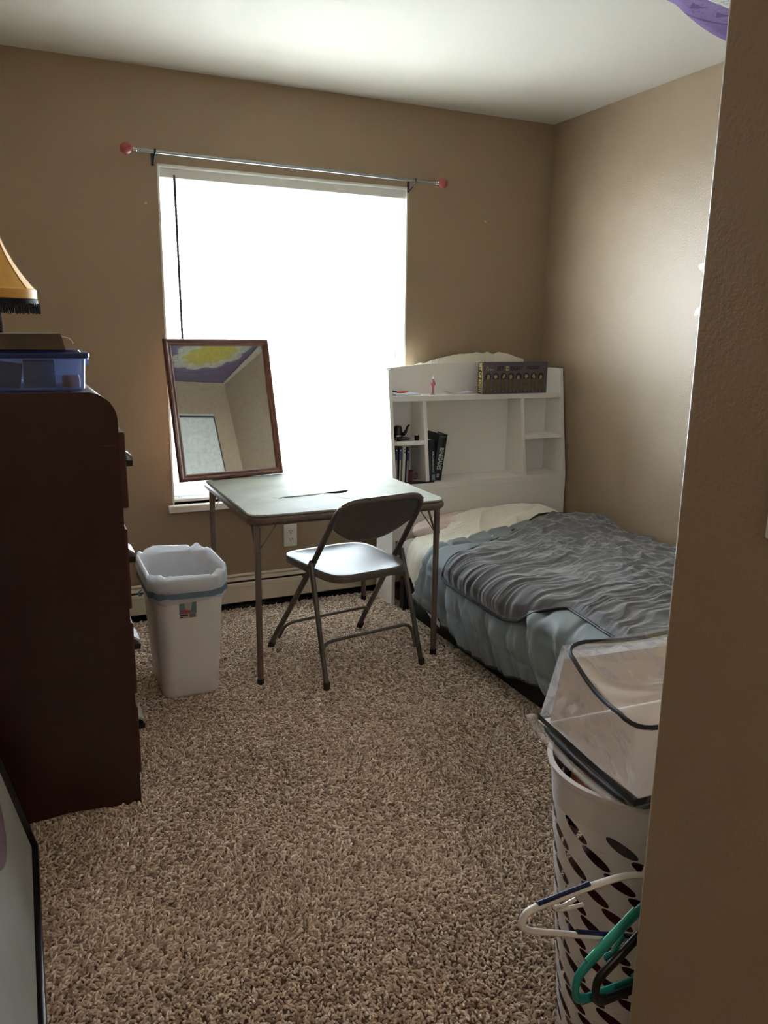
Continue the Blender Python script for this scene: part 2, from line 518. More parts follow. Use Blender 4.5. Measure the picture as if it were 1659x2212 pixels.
def text(name, s, size, m, parent, M, bold=0.0, xs=1.0, extrude=0.0004, align='CENTER'):
    cu = bpy.data.curves.new(name, 'FONT'); cu.body = s; cu.size = size; cu.extrude = extrude; cu.offset = bold
    cu.align_x = align; cu.align_y = 'CENTER'; cu.resolution_u = 3
    tmp = bpy.data.objects.new(name + '_tmp', cu); C.objects.link(tmp)
    dg = bpy.context.evaluated_depsgraph_get()
    me = bpy.data.meshes.new_from_object(tmp.evaluated_get(dg))
    bpy.data.objects.remove(tmp); bpy.data.curves.remove(cu)
    me.transform(Matrix.Diagonal((xs, 1, 1, 1))); me.transform(M)
    me.materials.clear(); me.materials.append(MATS[m])
    o = bpy.data.objects.new(name, me); C.objects.link(o); o.parent = parent
    return o

def basis(o, ex, ey, ez):
    M = Matrix((Vector(ex), Vector(ey), Vector(ez))).transposed().to_4x4(); M.translation = o
    return M

# gradient noise on arrays
_perm = rng.permutation(512)
_ga = rng.random(512) * 2 * PI
def pn(x, y, seed=0):
    x = np.asarray(x, float) + seed * 17.31; y = np.asarray(y, float) + seed * 9.77
    xi = np.floor(x).astype(int); yi = np.floor(y).astype(int); xf = x - xi; yf = y - yi
    def g(ix, iy, dx, dy):
        h = _perm[(_perm[ix & 511] + iy) & 511]; a = _ga[h]
        return np.cos(a) * dx + np.sin(a) * dy
    u = xf * xf * xf * (xf * (xf * 6 - 15) + 10); v = yf * yf * yf * (yf * (yf * 6 - 15) + 10)
    a = g(xi, yi, xf, yf) * (1 - u) + g(xi + 1, yi, xf - 1, yf) * u
    b = g(xi, yi + 1, xf, yf - 1) * (1 - u) + g(xi + 1, yi + 1, xf - 1, yf - 1) * u
    return (a * (1 - v) + b * v) * 1.41
def fbm(x, y, o=3, seed=0):
    s = 0; a = 1
    for k in range(o):
        s = s + a * pn(np.asarray(x) * 2 ** k, np.asarray(y) * 2 ** k, seed + k * 3); a *= 0.5
    return s
def sstep(a, b, x):
    t = np.clip((x - a) / (b - a), 0, 1); return t * t * (3 - 2 * t)

# ------------------------------------------------------------------ room shell
HC = 2.44
XL = -2.95
WX0, WX1, WZ0, WZ1 = -2.065, -0.852, 0.548, 2.060
YF = -3.00           # room face of the closet wall
XE = -1.930          # free end of the closet wall
g = G()
g.box(XL - .12, WX0, 0, .17, 0, HC); g.box(WX1, .12, 0, .17, 0, HC)
g.box(WX0, WX1, 0, .17, 0, WZ0); g.box(WX0, WX1, 0, .17, WZ1, HC)
struct('wall_back', g, 'wall_paint')
struct('wall_right', rbox(0, .12, YF - .1, 0, 0, HC), 'wall_paint')
struct('wall_left', rbox(XL - .12, XL, -5.4, 0, 0, HC), 'wall_paint')
n_ = 10
R_ = 0.007
poly = [(.12, YF - .1), (.12, YF)]
poly += [(XE + R_ - R_ * math.sin(a), YF - R_ + R_ * math.cos(a)) for a in np.linspace(0, PI / 2, n_)]
poly += [(XE, -5.3), (XE + .1, -5.3), (XE + .1, YF - .1)]
struct('wall_front', prism(poly, 0, HC, 'z'), 'wall_paint', smooth=True)
struct('wall_hall_end', rbox(XL - .12, XE + .1, -5.4, -5.3, 0, HC), 'wall_paint')
struct('ceiling', rbox(XL - .12, .12, -5.4, .17, HC, HC + .1), 'ceiling_paint')
struct('floor', rbox(XL - .12, .12, -5.4, .17, -.1, 0), 'carpet_base')
# reveal lining and sill
g = G()
g.box(WX0, WX0 + .008, -.003, .17, WZ0, WZ1); g.box(WX1 - .008, WX1, -.003, .17, WZ0, WZ1); g.box(WX0, WX1, -.003, .17, WZ1 - .008, WZ1)
struct('trim_1', g, 'white_trim', label='white lining around the window opening')
struct('trim_2', rbox(-2.09, -.828, -.035, .17, .514, .548, .004), 'white_trim', smooth=True, label='white window sill board')
struct('trim_3', rbox(-.001, 0.0, -.62, -.60, .3, .32), 'wall_paint') if False else None

# window unit
win = thing('window_1', 'white vinyl double-hung window behind the blind', 'window'); win['kind'] = 'structure'
wx0, wx1, wz0, wz1 = WX0 + .008, WX1 - .008, WZ0, WZ1 - .008
g = G()
for a in ((wx0, wx0 + .035, wz0, wz1), (wx1 - .035, wx1, wz0, wz1), (wx0 + .035, wx1 - .035, wz1 - .04, wz1), (wx0 + .035, wx1 - .035, wz0, wz0 + .045)):
    g.box(a[0], a[1], .085, .165, a[2], a[3], .003)
obj('window_frame', g, 'vinyl_white', win)
def sash(z0, z1, y0, nm):
    g = G(); x0, x1 = wx0 + .036, wx1 - .036
    for a in ((x0, x0 + .04, z0, z1), (x1 - .04, x1, z0, z1), (x0 + .04, x1 - .04, z1 - .05, z1), (x0 + .04, x1 - .04, z0, z0 + .05)):
        g.box(a[0], a[1], y0, y0 + .03, a[2], a[3], .003)
    s = obj('sash', g, 'vinyl_white', win)
    obj('pane', rbox(x0 + .04, x1 - .04, y0 + .013, y0 + .017, z0 + .05, z1 - .05), 'window_glass', s)
sash(wz0 + .046, 1.275, .092, 'l'); sash(1.235, wz1 - .041, .128, 'u')
struct('floor_outside', rbox(-40, 40, 1.2, 60, -3.2, -3.0), 'ground_outside', label='pale ground outside the window')

# ------------------------------------------------------------------ carpet pile
def make_carpet():
    sp = 0.0068
    xs = np.arange(XL + .01, -.01, sp); ys = np.arange(-3.75, -.055, sp)
    X, Y = np.meshgrid(xs, ys); X = X.ravel(); Y = Y.ravel()
    X = X + (rng.random(X.size) - .5) * sp * 1.2; Y = Y + (rng.random(Y.size) - .5) * sp * 1.2
    keep = ~((X > -.98) & (Y > -2.15)) & ~((X > XE - .002) & (Y < YF + .004)) & ~((X < -2.5) & (Y > -1.54) & (Y < -.75))
    X = X[keep]; Y = Y[keep]; n = X.size
    fld = fbm(X * 1.3, Y * 1.3, 2, 5)
    head = 2 * PI * (0.5 * fbm(X * 2.2, Y * 2.2, 2, 9)) + rng.normal(0, 1.0, n) - .5
    tilt = 0.35 + 0.35 * sstep(-.4, .5, fld) + rng.normal(0, .25, n)
    me = bpy.data.meshes.new('carpet_pile')
    me.vertices.add(n)
    me.vertices.foreach_set('co', np.stack([X, Y, np.zeros(n) - .002], -1).ravel())
    a = me.attributes.new('rot', 'FLOAT_VECTOR', 'POINT'); a.data.foreach_set('vector', np.stack([np.zeros(n), tilt, head], -1).ravel())
    a = me.attributes.new('sc', 'FLOAT', 'POINT'); a.data.foreach_set('value', (0.75 + .5 * rng.random(n)) * (1 + .12 * fld))
    o = bpy.data.objects.new('carpet_pile', me); C.objects.link(o)
    ng = bpy.data.node_groups.new('pile_nodes', 'GeometryNodeTree')
    ng.interface.new_socket('Geometry', in_out='INPUT', socket_type='NodeSocketGeometry')
    ng.interface.new_socket('Geometry', in_out='OUTPUT', socket_type='NodeSocketGeometry')
    N = ng.nodes.new; L = ng.links.new
    gi = N('NodeGroupInput'); go = N('NodeGroupOutput')
    bz = N('GeometryNodeCurvePrimitiveBezierSegment'); bz.mode = 'POSITION'
    bz.inputs['Resolution'].default_value = 4
    bz.inputs['Start'].default_value = (0, 0, 0); bz.inputs['Start Handle'].default_value = (-.001, 0, .007)
    bz.inputs['End Handle'].default_value = (.001, .001, .012); bz.inputs['End'].default_value = (.008, .002, .0115)
    cc = N('GeometryNodeCurvePrimitiveCircle'); cc.inputs['Resolution'].default_value = 4; cc.inputs['Radius'].default_value = .0028
    cm = N('GeometryNodeCurveToMesh'); cm.inputs['Fill Caps'].default_value = True
    L(bz.outputs[0], cm.inputs['Curve']); L(cc.outputs[0], cm.inputs['Profile Curve'])
    sm = N('GeometryNodeSetMaterial'); sm.inputs['Material'].default_value = MATS['carpet_yarn']
    L(cm.outputs[0], sm.inputs['Geometry'])
    ip = N('GeometryNodeInstanceOnPoints')
    a1 = N('GeometryNodeInputNamedAttribute'); a1.data_type = 'FLOAT_VECTOR'; a1.inputs['Name'].default_value = 'rot'
    a2 = N('GeometryNodeInputNamedAttribute'); a2.data_type = 'FLOAT'; a2.inputs['Name'].default_value = 'sc'
    er = N('FunctionNodeEulerToRotation')
    L(a1.outputs[0], er.inputs[0]); L(er.outputs[0], ip.inputs['Rotation']); L(a2.outputs[0], ip.inputs['Scale'])
    L(gi.outputs[0], ip.inputs['Points']); L(sm.outputs[0], ip.inputs['Instance']); L(ip.outputs[0], go.inputs[0])
    md = o.modifiers.new('pile', 'NODES'); md.node_group = ng
    o['kind'] = 'stuff'
    tag(o, 'brown flecked frieze carpet pile covering the floor', 'carpet')
make_carpet()

# ------------------------------------------------------------------ baseboard heater
ht = thing('baseboard_heater', 'long cream metal baseboard heater along the window wall', 'heater', (0, 0, 0))
hx0, hx1 = -2.93, -.01
obj('back_plate', prism([(-.002, .03), (-.002, .172), (-.021, .1665), (-.021, .163), (-.006, .168), (-.006, .03)], hx0, hx1, 'x'), 'heater_cream', ht)
obj('damper', prism([(-.028, .1605), (-.049, .152), (-.049, .149), (-.028, .157)], hx0, hx1, 'x'), 'heater_cream', ht)
obj('front_panel', prism([(-.056, .142), (-.062, .136), (-.062, .122), (-.060, .12), (-.062, .045), (-.056, .040), (-.053, .040), (-.057, .048), (-.056, .12), (-.058, .136), (-.054, .139)], hx0, hx1, 'x'), 'heater_cream', ht)
obj('element', rbox(hx0, hx1, -.052, -.008, .05, .135), 'black_gap', ht)
obj('gap_shade', prism([(-.004, .0), (-.048, .0), (-.048, .022), (-.004, .03)], hx0, hx1, 'x'), 'black_gap', ht)  # solid black strip stands in for the shade in the gap below the panel

# ------------------------------------------------------------------ wall outlet, switch, marks
def outlet(x, z):
    t = thing('wall_outlet', 'white duplex power outlet low on the wall under the table', 'outlet', (x, 0, z))
    p = obj('cover_plate', rbox(-.035, .035, -.006, 0, -.058, .058, .003, 2), 'outlet_white', t, True)
    for dz in (.021, -.021):
        r = obj('receptacle', prism([(px * 1.0, pz * .85 + dz) for px, pz in [(.0165 * math.cos(a), .0165 * math.sin(a)) for a in np.linspace(0, 2 * PI, 20, endpoint=False)]], -.0082, -.005, 'y'), 'outlet_white', t)
        g = G()
        g.box(-.0075, -.0052, -.0086, -.0078, dz - .002, dz + .0075); g.box(.0052, .0075, -.0086, -.0078, dz - .001, dz + .0065)
        g.add(prism([(.0028 * math.cos(a), dz - .0075 + .0028 * math.sin(a)) for a in np.linspace(0, 2 * PI, 10, endpoint=False)], -.0086, -.0078, 'y'))
        obj('slot', g, 'outlet_dark', r)
    obj('screw', lathe([(.0001, 0), (.003, 0), (.003, .0012), (.0001, .0012)], 10), 'white_trim', t).matrix_local = Matrix.Rotation(PI / 2, 4, 'X') @ Matrix.Translation((0, 0, .0055))
outlet(-1.486, .345)

sw = thing('light_switch', 'pale light switch plate at the right edge of the near wall', 'switch', (XE, -3.172, 1.201), -PI / 2)
obj('cover_plate', rbox(-.035, .035, -.006, 0, -.058, .058, .003, 2), 'outlet_white', sw, True)
obj('toggle', prism([(-.006, -.008), (-.016, .006), (-.016, .010), (-.006, .008)], -.005, .005, 'x'), 'outlet_white', sw)

def blob(name, pts, M, m, label, cat, th=.0006):
    o = obj(name, tf(prism(pts, 0, th, 'z'), M), m)
    return tag(o, label, cat)
MR = basis((-.0004, 0, 0), (0, -1, 0), (0, 0, 1), (-1, 0, 0))
blob('wall_sticker', [(1.095 + a, 1.649 + b) for a, b in ((0, .006), (.012, .014), (.034, .016), (.036, -.004), (.018, -.014), (.006, -.008))], MR, 'sticker_pink', 'pale pink torn sticker, the upper of two on the right wall', 'sticker')
blob('wall_sticker', [(1.098 + a, 1.462 + b) for a, b in ((0, -.014), (.004, .004), (.016, .018), (.034, .02), (.030, -.006), (.012, -.016))], MR, 'sticker_pink', 'pale pink torn sticker, the lower of two on the right wall', 'sticker')
MB = basis((0, -.0004, 0), (1, 0, 0), (0, 0, 1), (0, -1, 0))
blob('wall_patch', [(-2.118 + .005 * math.cos(a), 1.895 + .005 * math.sin(a)) for a in np.linspace(0, 2 * PI, 9, endpoint=False)], MB, 'spackle', 'tiny pale dab of filler on the wall left of the window', 'patch')
blob('wall_patch', [(-.40 + .006 * math.cos(a), 1.93 + .005 * math.sin(a)) for a in np.linspace(0, 2 * PI, 9, endpoint=False)], MB, 'spackle', 'tiny pale dab of filler on the wall right of the window', 'patch')

# ------------------------------------------------------------------ curtain rod
rod = thing('curtain_rod', 'silver telescoping curtain rod with pink ball finials above the window', 'curtain rod', (0, 0, 0))
ry = -.072
za, zb = 2.094, 2.080
def rz(x): return za + (zb - za) * (x + 2.16) / 1.43
obj('rod', tube([(-2.155, ry, rz(-2.155)), (-1.47, ry, rz(-1.47))], .0085, 14), 'rod_silver', rod, True)
obj('rod', tube([(-1.50, ry, rz(-1.5)), (-.74, ry, rz(-.74))], .0068, 14), 'rod_silver', rod, True)
obj('sleeve', tube([(-1.472, ry, rz(-1.472)), (-1.36, ry, rz(-1.36))], .0076, 14), 'rod_silver', rod, True)
for s, xf in ((-1, -2.155), (1, -.74)):
    prof = [(.0085, 0), (.0105, .003), (.0085, .007), (.0075, .010), (.0105, .013), (.0105, .016), (.007, .02)]
    M = basis((xf, ry, rz(xf)), (0, 1, 0), (0, 0, s), (s, 0, 0))
    obj('finial_collar', tf(lathe(prof, 16), M), 'chrome', rod, True)
    bm = bmesh.new(); bmesh.ops.create_icosphere(bm, subdivisions=2, radius=.0255)
    vf = [tuple(v.co) for v in bm.verts], [tuple(v.index for v in f.verts) for f in bm.faces]; bm.free()
    f_ = obj('finial', tf(vf, Matrix.Translation((xf + s * .043, ry, rz(xf)))), 'finial_pink', rod)
for bx in (-2.082, -.853):
    g = G()
    zz = rz(bx)
    g.box(bx - .006, bx + .006, -.004, 0, zz - .045, zz + .022, .001)
    g.tube(smooth_path([(bx, -.003, zz - .035), (bx, -.03, zz - .032), (bx, -.062, zz - .016), (bx, -.082, zz - .006), (bx, -.086, zz + .008)], 6), .0045, 8)
    obj('bracket', g, 'bracket_black', rod, True)

# ------------------------------------------------------------------ blind
bl = thing('window_blind', 'white horizontal mini blind lowered with its slats open', 'blind', (0, 0, 0))
bx0, bx1 = WX0 + .012, WX1 - .012
YB = .030
obj('head_rail', rbox(bx0, bx1, YB - .02, YB + .018, WZ1 - .052, WZ1 - .012, .003), 'slat_white', bl, True)
ang = math.radians(-15)
nsl = 66
zt_, zb_ = WZ1 - .075, WZ0 + .035
pts = []
for t in np.linspace(-1, 1, 6):
    pts.append((t * .0125, .0022 * (1 - t * t)))
vs = []; fs = []
for x in (bx0 + .003, bx1 - .003):
    for (dy, dz) in pts:
        vs.append((x, dy * math.cos(ang) - dz * math.sin(ang), dy * math.sin(ang) + dz * math.cos(ang)))
for k in range(5): fs.append((k, k + 1, k + 7, k + 6))
slat_me = mk_mesh('slat', (vs, fs), 'slat_white', 'all', fix=False)
for i in range(nsl):
    z = zt_ + (zb_ - zt_) * i / (nsl - 1)
    o = inst('slat', slat_me, bl, (0, YB, z), (random.uniform(-.02, .02), random.uniform(-.0008, .0008), 0))
obj('bottom_rail', rbox(bx0, bx1, YB - .0125, YB + .0125, zb_ - .028, zb_ - .014, .003), 'slat_white', bl, True)
for lx in (-1.925, -1.685, -1.445, -1.20, -.985):
    g = G()
    for dy in (-.0135, .0135): g.tube([(lx, YB + dy, WZ1 - .05), (lx, YB + dy, zb_ - .014)], .0008, 5)
    obj('ladder_cord', g, 'slat_white', bl)
obj('wand', tube([(-1.990, YB - .022, WZ1 - .052), (-1.990, YB - .024, WZ1 - .07), (-1.985, YB - .028, 1.16)], .0060, 8), 'wand_grey', bl, True)
obj('wand_hook', tube([(-1.990, YB - .018, WZ1 - .040), (-1.990, YB - .022, WZ1 - .066)], .0055, 8), 'wand_grey', bl, True)
g = G(); g.tube(smooth_path([(-.905, YB - .022, WZ1 - .052), (-.908, YB - .024, 1.7), (-.906, YB - .026, 1.42), (-.910, YB - .026, 1.30), (-.906, YB - .026, 1.27), (-.910, YB - .026, 1.20)], 5), .0011, 6)
obj('lift_cord', g, 'tassel_beige', bl, True)
for tz in (1.235, 1.175):
    obj('tassel', tf(lathe([(.0001, .032), (.003, .03), (.0045, .02), (.007, .002), (.0066, 0), (.0001, 0)], 12), Matrix.Translation((-.908, YB - .026, tz))), 'tassel_beige', bl, True)

# ------------------------------------------------------------------ card table
TX, TY, TZ = -1.531, -.548, .693
tb = thing('card_table', 'square folding card table with torn pale vinyl top and brown metal legs', 'table', (TX, TY, 0))
hs = .416
def rr_ring(h, r, z, n=7): return [(x, y, z) for x, y in rrect(h, h, r, n)]
obj('tabletop', rings([rr_ring(hs - .012, .05, TZ - .010), rr_ring(hs - .003, .058, TZ - .008), rr_ring(hs, .06, TZ - .004), rr_ring(hs - .004, .058, TZ), rr_ring(hs - .05, .04, TZ + .0012), rr_ring(.05, .02, TZ + .0015)]), 'table_vinyl', tb, True)
obj('rim', rings([rr_ring(hs - .014, .05, TZ - .042), rr_ring(hs - .004, .058, TZ - .040), rr_ring(hs + .004, .062, TZ - .030), rr_ring(hs + .004, .062, TZ - .018), rr_ring(hs - .002, .06, TZ - .0105), rr_ring(hs - .02, .05, TZ - .0105)], True, True), 'table_rim', tb, True)
obj('underside', rings([rr_ring(hs - .015, .045, TZ - .044), rr_ring(hs - .015, .045, TZ - .0425)]), 'table_rim', tb)
def tab_pt(px, py, z=0): return (px - TX, py - TY, TZ + .0018 + z)
# tears in the vinyl: dark gash with a lifted lip
def gash(name, pts, w, m, dz=0.0):
    g = G(); L_, R2 = [], []
    for i, (x, y) in enumerate(pts):
        t = i / (len(pts) - 1); ww = w * (math.sin(PI * min(1, max(0, t))) ** .7 + .08)
        L_.append(tab_pt(x, y + ww, dz)); R2.append(tab_pt(x, y - ww, dz))
    vs = L_ + R2; n = len(pts)
    return obj(name, (vs, [(i, i + 1, n + i + 1, n + i) for i in range(n - 1)]), m, tb, fix=False)
gash('tear', [(-1.545, -.664), (-1.51, -.668), (-1.475, -.667), (-1.449, -.657), (-1.428, -.642)], .020, 'tear_dark')
gash('tear', [(-1.765, -.686), (-1.722, -.676), (-1.644, -.675), (-1.564, -.665), (-1.53, -.664)], .0030, 'tear_dark')
gash('tear', [(-1.785, -.676), (-1.768, -.680), (-1.763, -.70), (-1.762, -.745), (-1.760, -.79)], .0040, 'tear_dark')
gash('tear', [(-1.428, -.642), (-1.424, -.668), (-1.425, -.69), (-1.423, -.72)], .003, 'tear_dark')
gash('torn_patch', [(-1.525, -.745), (-1.50, -.765), (-1.46, -.765), (-1.43, -.755)], .030, 'table_vinyl_torn', .0003)
lip = smooth_path([tab_pt(-1.755, -.700, .0), tab_pt(-1.722, -.690, .001), tab_pt(-1.644, -.689, .001), tab_pt(-1.57, -.680, .0)], 4)
obj('tear_lip', tube(lip, .003, 6, flat=.5), 'table_vinyl', tb, True)
LX = .383
for sx, sy in ((-1, -1), (1, -1), (-1, 1), (1, 1)):
    cx_, cy_ = sx * LX, sy * LX
    lx, ly = sx * (LX + .002), sy * (LX - (.0 if sy < 0 else -.0))
    leg = obj('leg', tube([(cx_, cy_, .02), (cx_, cy_, TZ - .045)], .0125, 14), 'leg_metal', tb, True)
    obj('foot_cap', tube([(cx_, cy_, .002), (cx_, cy_, .03)], .0138, 14), 'rubber_foot', leg, True)
    g = G()
    g.tube([(cx_ - sx * .012, cy_, TZ - .135), (cx_ - sx * .075, cy_, TZ - .046)], .005, 6, flat=.4)
    g.tube([(cx_, cy_ - sy * .012, TZ - .15), (cx_, cy_ - sy * .085, TZ - .046)], .005, 6, flat=.4)
    g.tube([(cx_ + .001, cy_ - .014, TZ - .14), (cx_ + .001, cy_ + .014, TZ - .14)], .008, 8)
    obj('brace', g, 'leg_metal', leg, True)

# ------------------------------------------------------------------ folding chair
ch = thing('folding_chair', 'brown-grey metal folding chair pulled up to the card table', 'chair', (-1.507, -.785, 0), math.radians(8.5))
FY, FT = .245, -.315      # front foot y, top y
ZT = .752
def fr(z): return FY + (FT - FY) * z / ZT       # y of main frame at height z
def fx(z): return .228 - .030 * min(z, .45) / .45
top = ZT
pth = [(-.228, FY, .012), (-.200, fr(.43), .43), (-.196, fr(.60), .60), (-.190, fr(top - .05), top - .05), (-.172, fr(top - .016), top - .016), (-.13, fr(top) - .004, top), (0, fr(top) - .018, top + .002)]
full = pth + [(-x, y, z) for x, y, z in reversed(pth[:-1])]
def cs(pts): return corner_path(pts, .05, 6)
main = cs(full)
obj('frame', tube(main, .0118, 12), 'chair_metal', ch, True)
for s in (-1, 1):
    lg = obj('leg', tube([(s * .226, -.262, .012), (s * .214, fr(.478) - .004, .478)], .0105, 12), 'chair_metal', ch, True)
    obj('foot_cap', tube([(s * .2265, -.263, .0), (s * .2255, -.260, .034)], .013, 12), 'rubber_foot', lg, True)
    obj('foot_cap', tube([(s * .2285, FY + .001, .0), (s * .2265, FY - .024, .034)], .014, 12), 'rubber_foot', ch, True)
    obj('hinge_plate', tube([(s * .211, fr(.478) - .004, .486), (s * .206, fr(.43), .43), (s * .203, fr(.40) + .02, .40)], .010, 8, flat=.35), 'chair_metal', ch, True)
def stretcher(y, z, hw, ztop, nm):
    p = corner_path([(-hw, y(0), z), (-hw, y(1), ztop), (hw, y(1), ztop), (hw, y(0), z)], .055, 8)
    obj('stretcher', tube(p, .0068, 10), 'chair_metal', ch, True)
stretcher(lambda k: fr(.06 + .09 * k) - .012, .065, .212, .150, 'f')
stretcher(lambda k: -.262 + (fr(.478) + .262) * (.07 + .1 * k) / .478 + .010, .075, .214, .172, 'b')
# seat: dished pan with rolled edge
def seat_outline(a):
    # superellipse-ish plan: wider at the front
    ca, sa = math.cos(a), math.sin(a)
    e = 2 / 5.0
    x = math.copysign(abs(ca) ** e, ca); y = math.copysign(abs(sa) ** e, sa)
    return x, y
def seat_pt(k, a):
    x, y = seat_outline(a)
    yy = -.015 + y * .232
    wx = .186 + .014 * (y * .5 + .5)
    dish = -.014 * (1 - (k * abs(x)) ** 2) * (1 - (k * abs(y)) ** 4)
    z = .437 + dish + .010 * (k * max(y, 0)) ** 3 * -1 + .012 * k ** 6
    return (x * wx * k, -.015 + y * .232 * k, z)
rs = []
ns = 56
for k in (.04, .2, .4, .6, .75, .86, .94, .985):
    rs.append([seat_pt(k, 2 * PI * i / ns) for i in range(ns)])
rs.append([(p[0] * 1.012, (p[1] + .015) * 1.008 - .015, p[2] - .006) for p in rs[-1]])
rs.append([(p[0], p[1], p[2] - .026) for p in rs[-1]])
rs.append([(p[0] * .96, (p[1] + .015) * .97 - .015, p[2] - .003) for p in rs[-1]])
obj('seat', rings(rs, True, False), 'chair_seat', ch, 'all', fix=True)
# backrest
def back_pt(u, v):
    x = (u * 2 - 1)
    zt2 = top - .004 - .016 * max(0, abs(x) - .75) / .25
    zb2 = top - .188 + .088 * abs(x) ** 2.2
    z = zb2 + (zt2 - zb2) * v
    y = fr(z) - .018 * (1 - x * x) + .002
    return (x * (.190), y - .003, z)
g1 = grid(33, 14, back_pt)
g2 = ([(p[0], p[1] + .008, p[2]) for p in g1[0]], [tuple(reversed(f)) for f in g1[1]])
g = G(); g.add(g1); g.add(g2)
n1 = 33 * 14
for i in range(32): g.f.append((i + 1, i, n1 + i, n1 + i + 1)); j = 13 * 33 + i; g.f.append((j, j + 1, n1 + j + 1, n1 + j))
bk = obj('backrest', g, 'chair_metal', ch, True)
low = [back_pt(i / 32, 0) for i in range(33)]
obj('backrest_hem', tube([(p[0], p[1] + .004, p[2]) for p in low], .006, 8), 'chair_metal', bk, True)

# ------------------------------------------------------------------ framed mirror leaning on the window
mth_, mti, mw_, mh_ = .149, .234, .506, .642
ex = Vector((math.cos(mth_), math.sin(mth_), 0)); en = Vector((-math.sin(mth_), math.cos(mth_), 0))
eu = Vector((0, 0, 1)) * math.cos(mti) + en * math.sin(mti); eb = ex.cross(eu)   # eb points to the viewer side
mo = Vector((-1.815, -.189, TZ + .004))
mr = thing('framed_mirror', 'dusty rectangular mirror in a reddish wood frame leaning on the blind', 'mirror', tuple(mo))
mr.matrix_world = basis(tuple(mo), tuple(ex), tuple(eu), tuple(eb))
# local: x right, y up, z toward viewer
hw = mw_ / 2
prof = [(0, -.014), (0, .002), (.004, .008), (.011, .010), (.017, .006), (.020, .0045), (.026, .006), (.029, .004), (.033, .000), (.033, -.014)]
def rail(a, b, inx, iny):
    # a,b outer corners ; inward diagonals
    vs = []; n = len(prof)
    for (p, d) in ((a, inx), (b, iny)):
        for (w, h) in prof: vs.append((p[0] + d[0] * w, p[1] + d[1] * w, h))
    fs = [(i, (i + 1) % n, n + (i + 1) % n, n + i) for i in range(n)] + [tuple(range(n)), tuple(range(2 * n - 1, n - 1, -1))]
    return vs, fs
cs_ = [(-hw, 0), (hw, 0), (hw, mh_), (-hw, mh_)]
dg_ = [(1, 1), (-1, 1), (-1, -1), (1, -1)]
for i in range(4):
    obj('frame_rail', rail(cs_[i], cs_[(i + 1) % 4], dg_[i], dg_[(i + 1) % 4]), 'mirror_wood', mr, True)
obj('mirror_glass', rbox(-hw + .028, hw - .028, .028, mh_ - .028, -.006, -.003), 'mirror_glass', mr)
obj('backing', rbox(-hw + .006, hw - .006, .006, mh_ - .006, -.013, -.007), 'backing_brown', mr)

# ------------------------------------------------------------------ waste bin with liner
BX, BY = -2.178, -.785
bn = thing('waste_bin', 'tall white plastic waste bin beside the dresser', 'waste bin', (BX, BY, 0))
def bring(hx, hy, r, z, dy=0): return [(x, y + dy, z) for x, y in rrect(hx, hy, r, 8)]
BH = .488
b0 = (.106, .148); b1 = (.134, .190)
def bsz(t): return b0[0] + (b1[0] - b0[0]) * t, b0[1] + (b1[1] - b0[1]) * t
rs = [bring(b0[0] - .012, b0[1] - .012, .035, .004), bring(b0[0] - .003, b0[1] - .003, .042, .010)]
for t in (.04, .3, .6, .9, .965): rs.append(bring(*bsz(t), .045 + .025 * t, BH * t))
rs += [bring(b1[0] + .006, b1[1] + .006, .072, BH * .972), bring(b1[0] + .007, b1[1] + .007, .072, BH), bring(b1[0] - .002, b1[1] - .002, .066, BH)]
for t in (.9, .5, .05): rs.append(bring(bsz(t)[0] - .004, bsz(t)[1] - .004, .042 + .022 * t, BH * t + .003))
obj('body', rings(rs), 'bin_plastic', bn, True)
# product sticker on the front face
def on_front(u, z, off):
    z = z + .062; u = u - .040
    t = z / BH; hy = bsz(t)[1]
    return (u, -hy - off, z)
def front_quad(nm, u0, u1, z0, z1, off, m, par):
    return obj(nm, ([on_front(u0, z0, off), on_front(u1, z0, off), on_front(u1, z1, off), on_front(u0, z1, off)], [(0, 1, 2, 3)]), m, par, fix=False)
st = front_quad('sticker', -.002, .060, .270, .372, .0008, 'label_blue', bn)
z_ = [(.012, .369), (.050, .372), (.040, .300), (.020, .300)]
obj('sticker_print', ([on_front(u, z, .0012) for u, z in z_], [(0, 3, 2, 1)]), 'label_tan', st, fix=False)
front_quad('sticker_print', -.002, .060, .270, .287, .0012, 'label_tan', st)
zz = [(.020 + .016 * math.cos(a), .296 + .008 * math.sin(a)) for a in np.linspace(0, 2 * PI, 16, endpoint=False)]
obj('sticker_print', ([on_front(u, z, .0016) for u, z in zz], [tuple(range(16))]), 'label_red', st, fix=False)
front_quad('sticker_print', .001, .028, .280, .285, .0016, 'ink_black', st)
front_quad('sticker_print', .001, .010, .273, .277, .0016, 'ink_black', st)
for k in range(6): front_quad('sticker_print', .034 + k * .0038, .036 + k * .0038, .271, .286, .0016, 'ink_black', st)
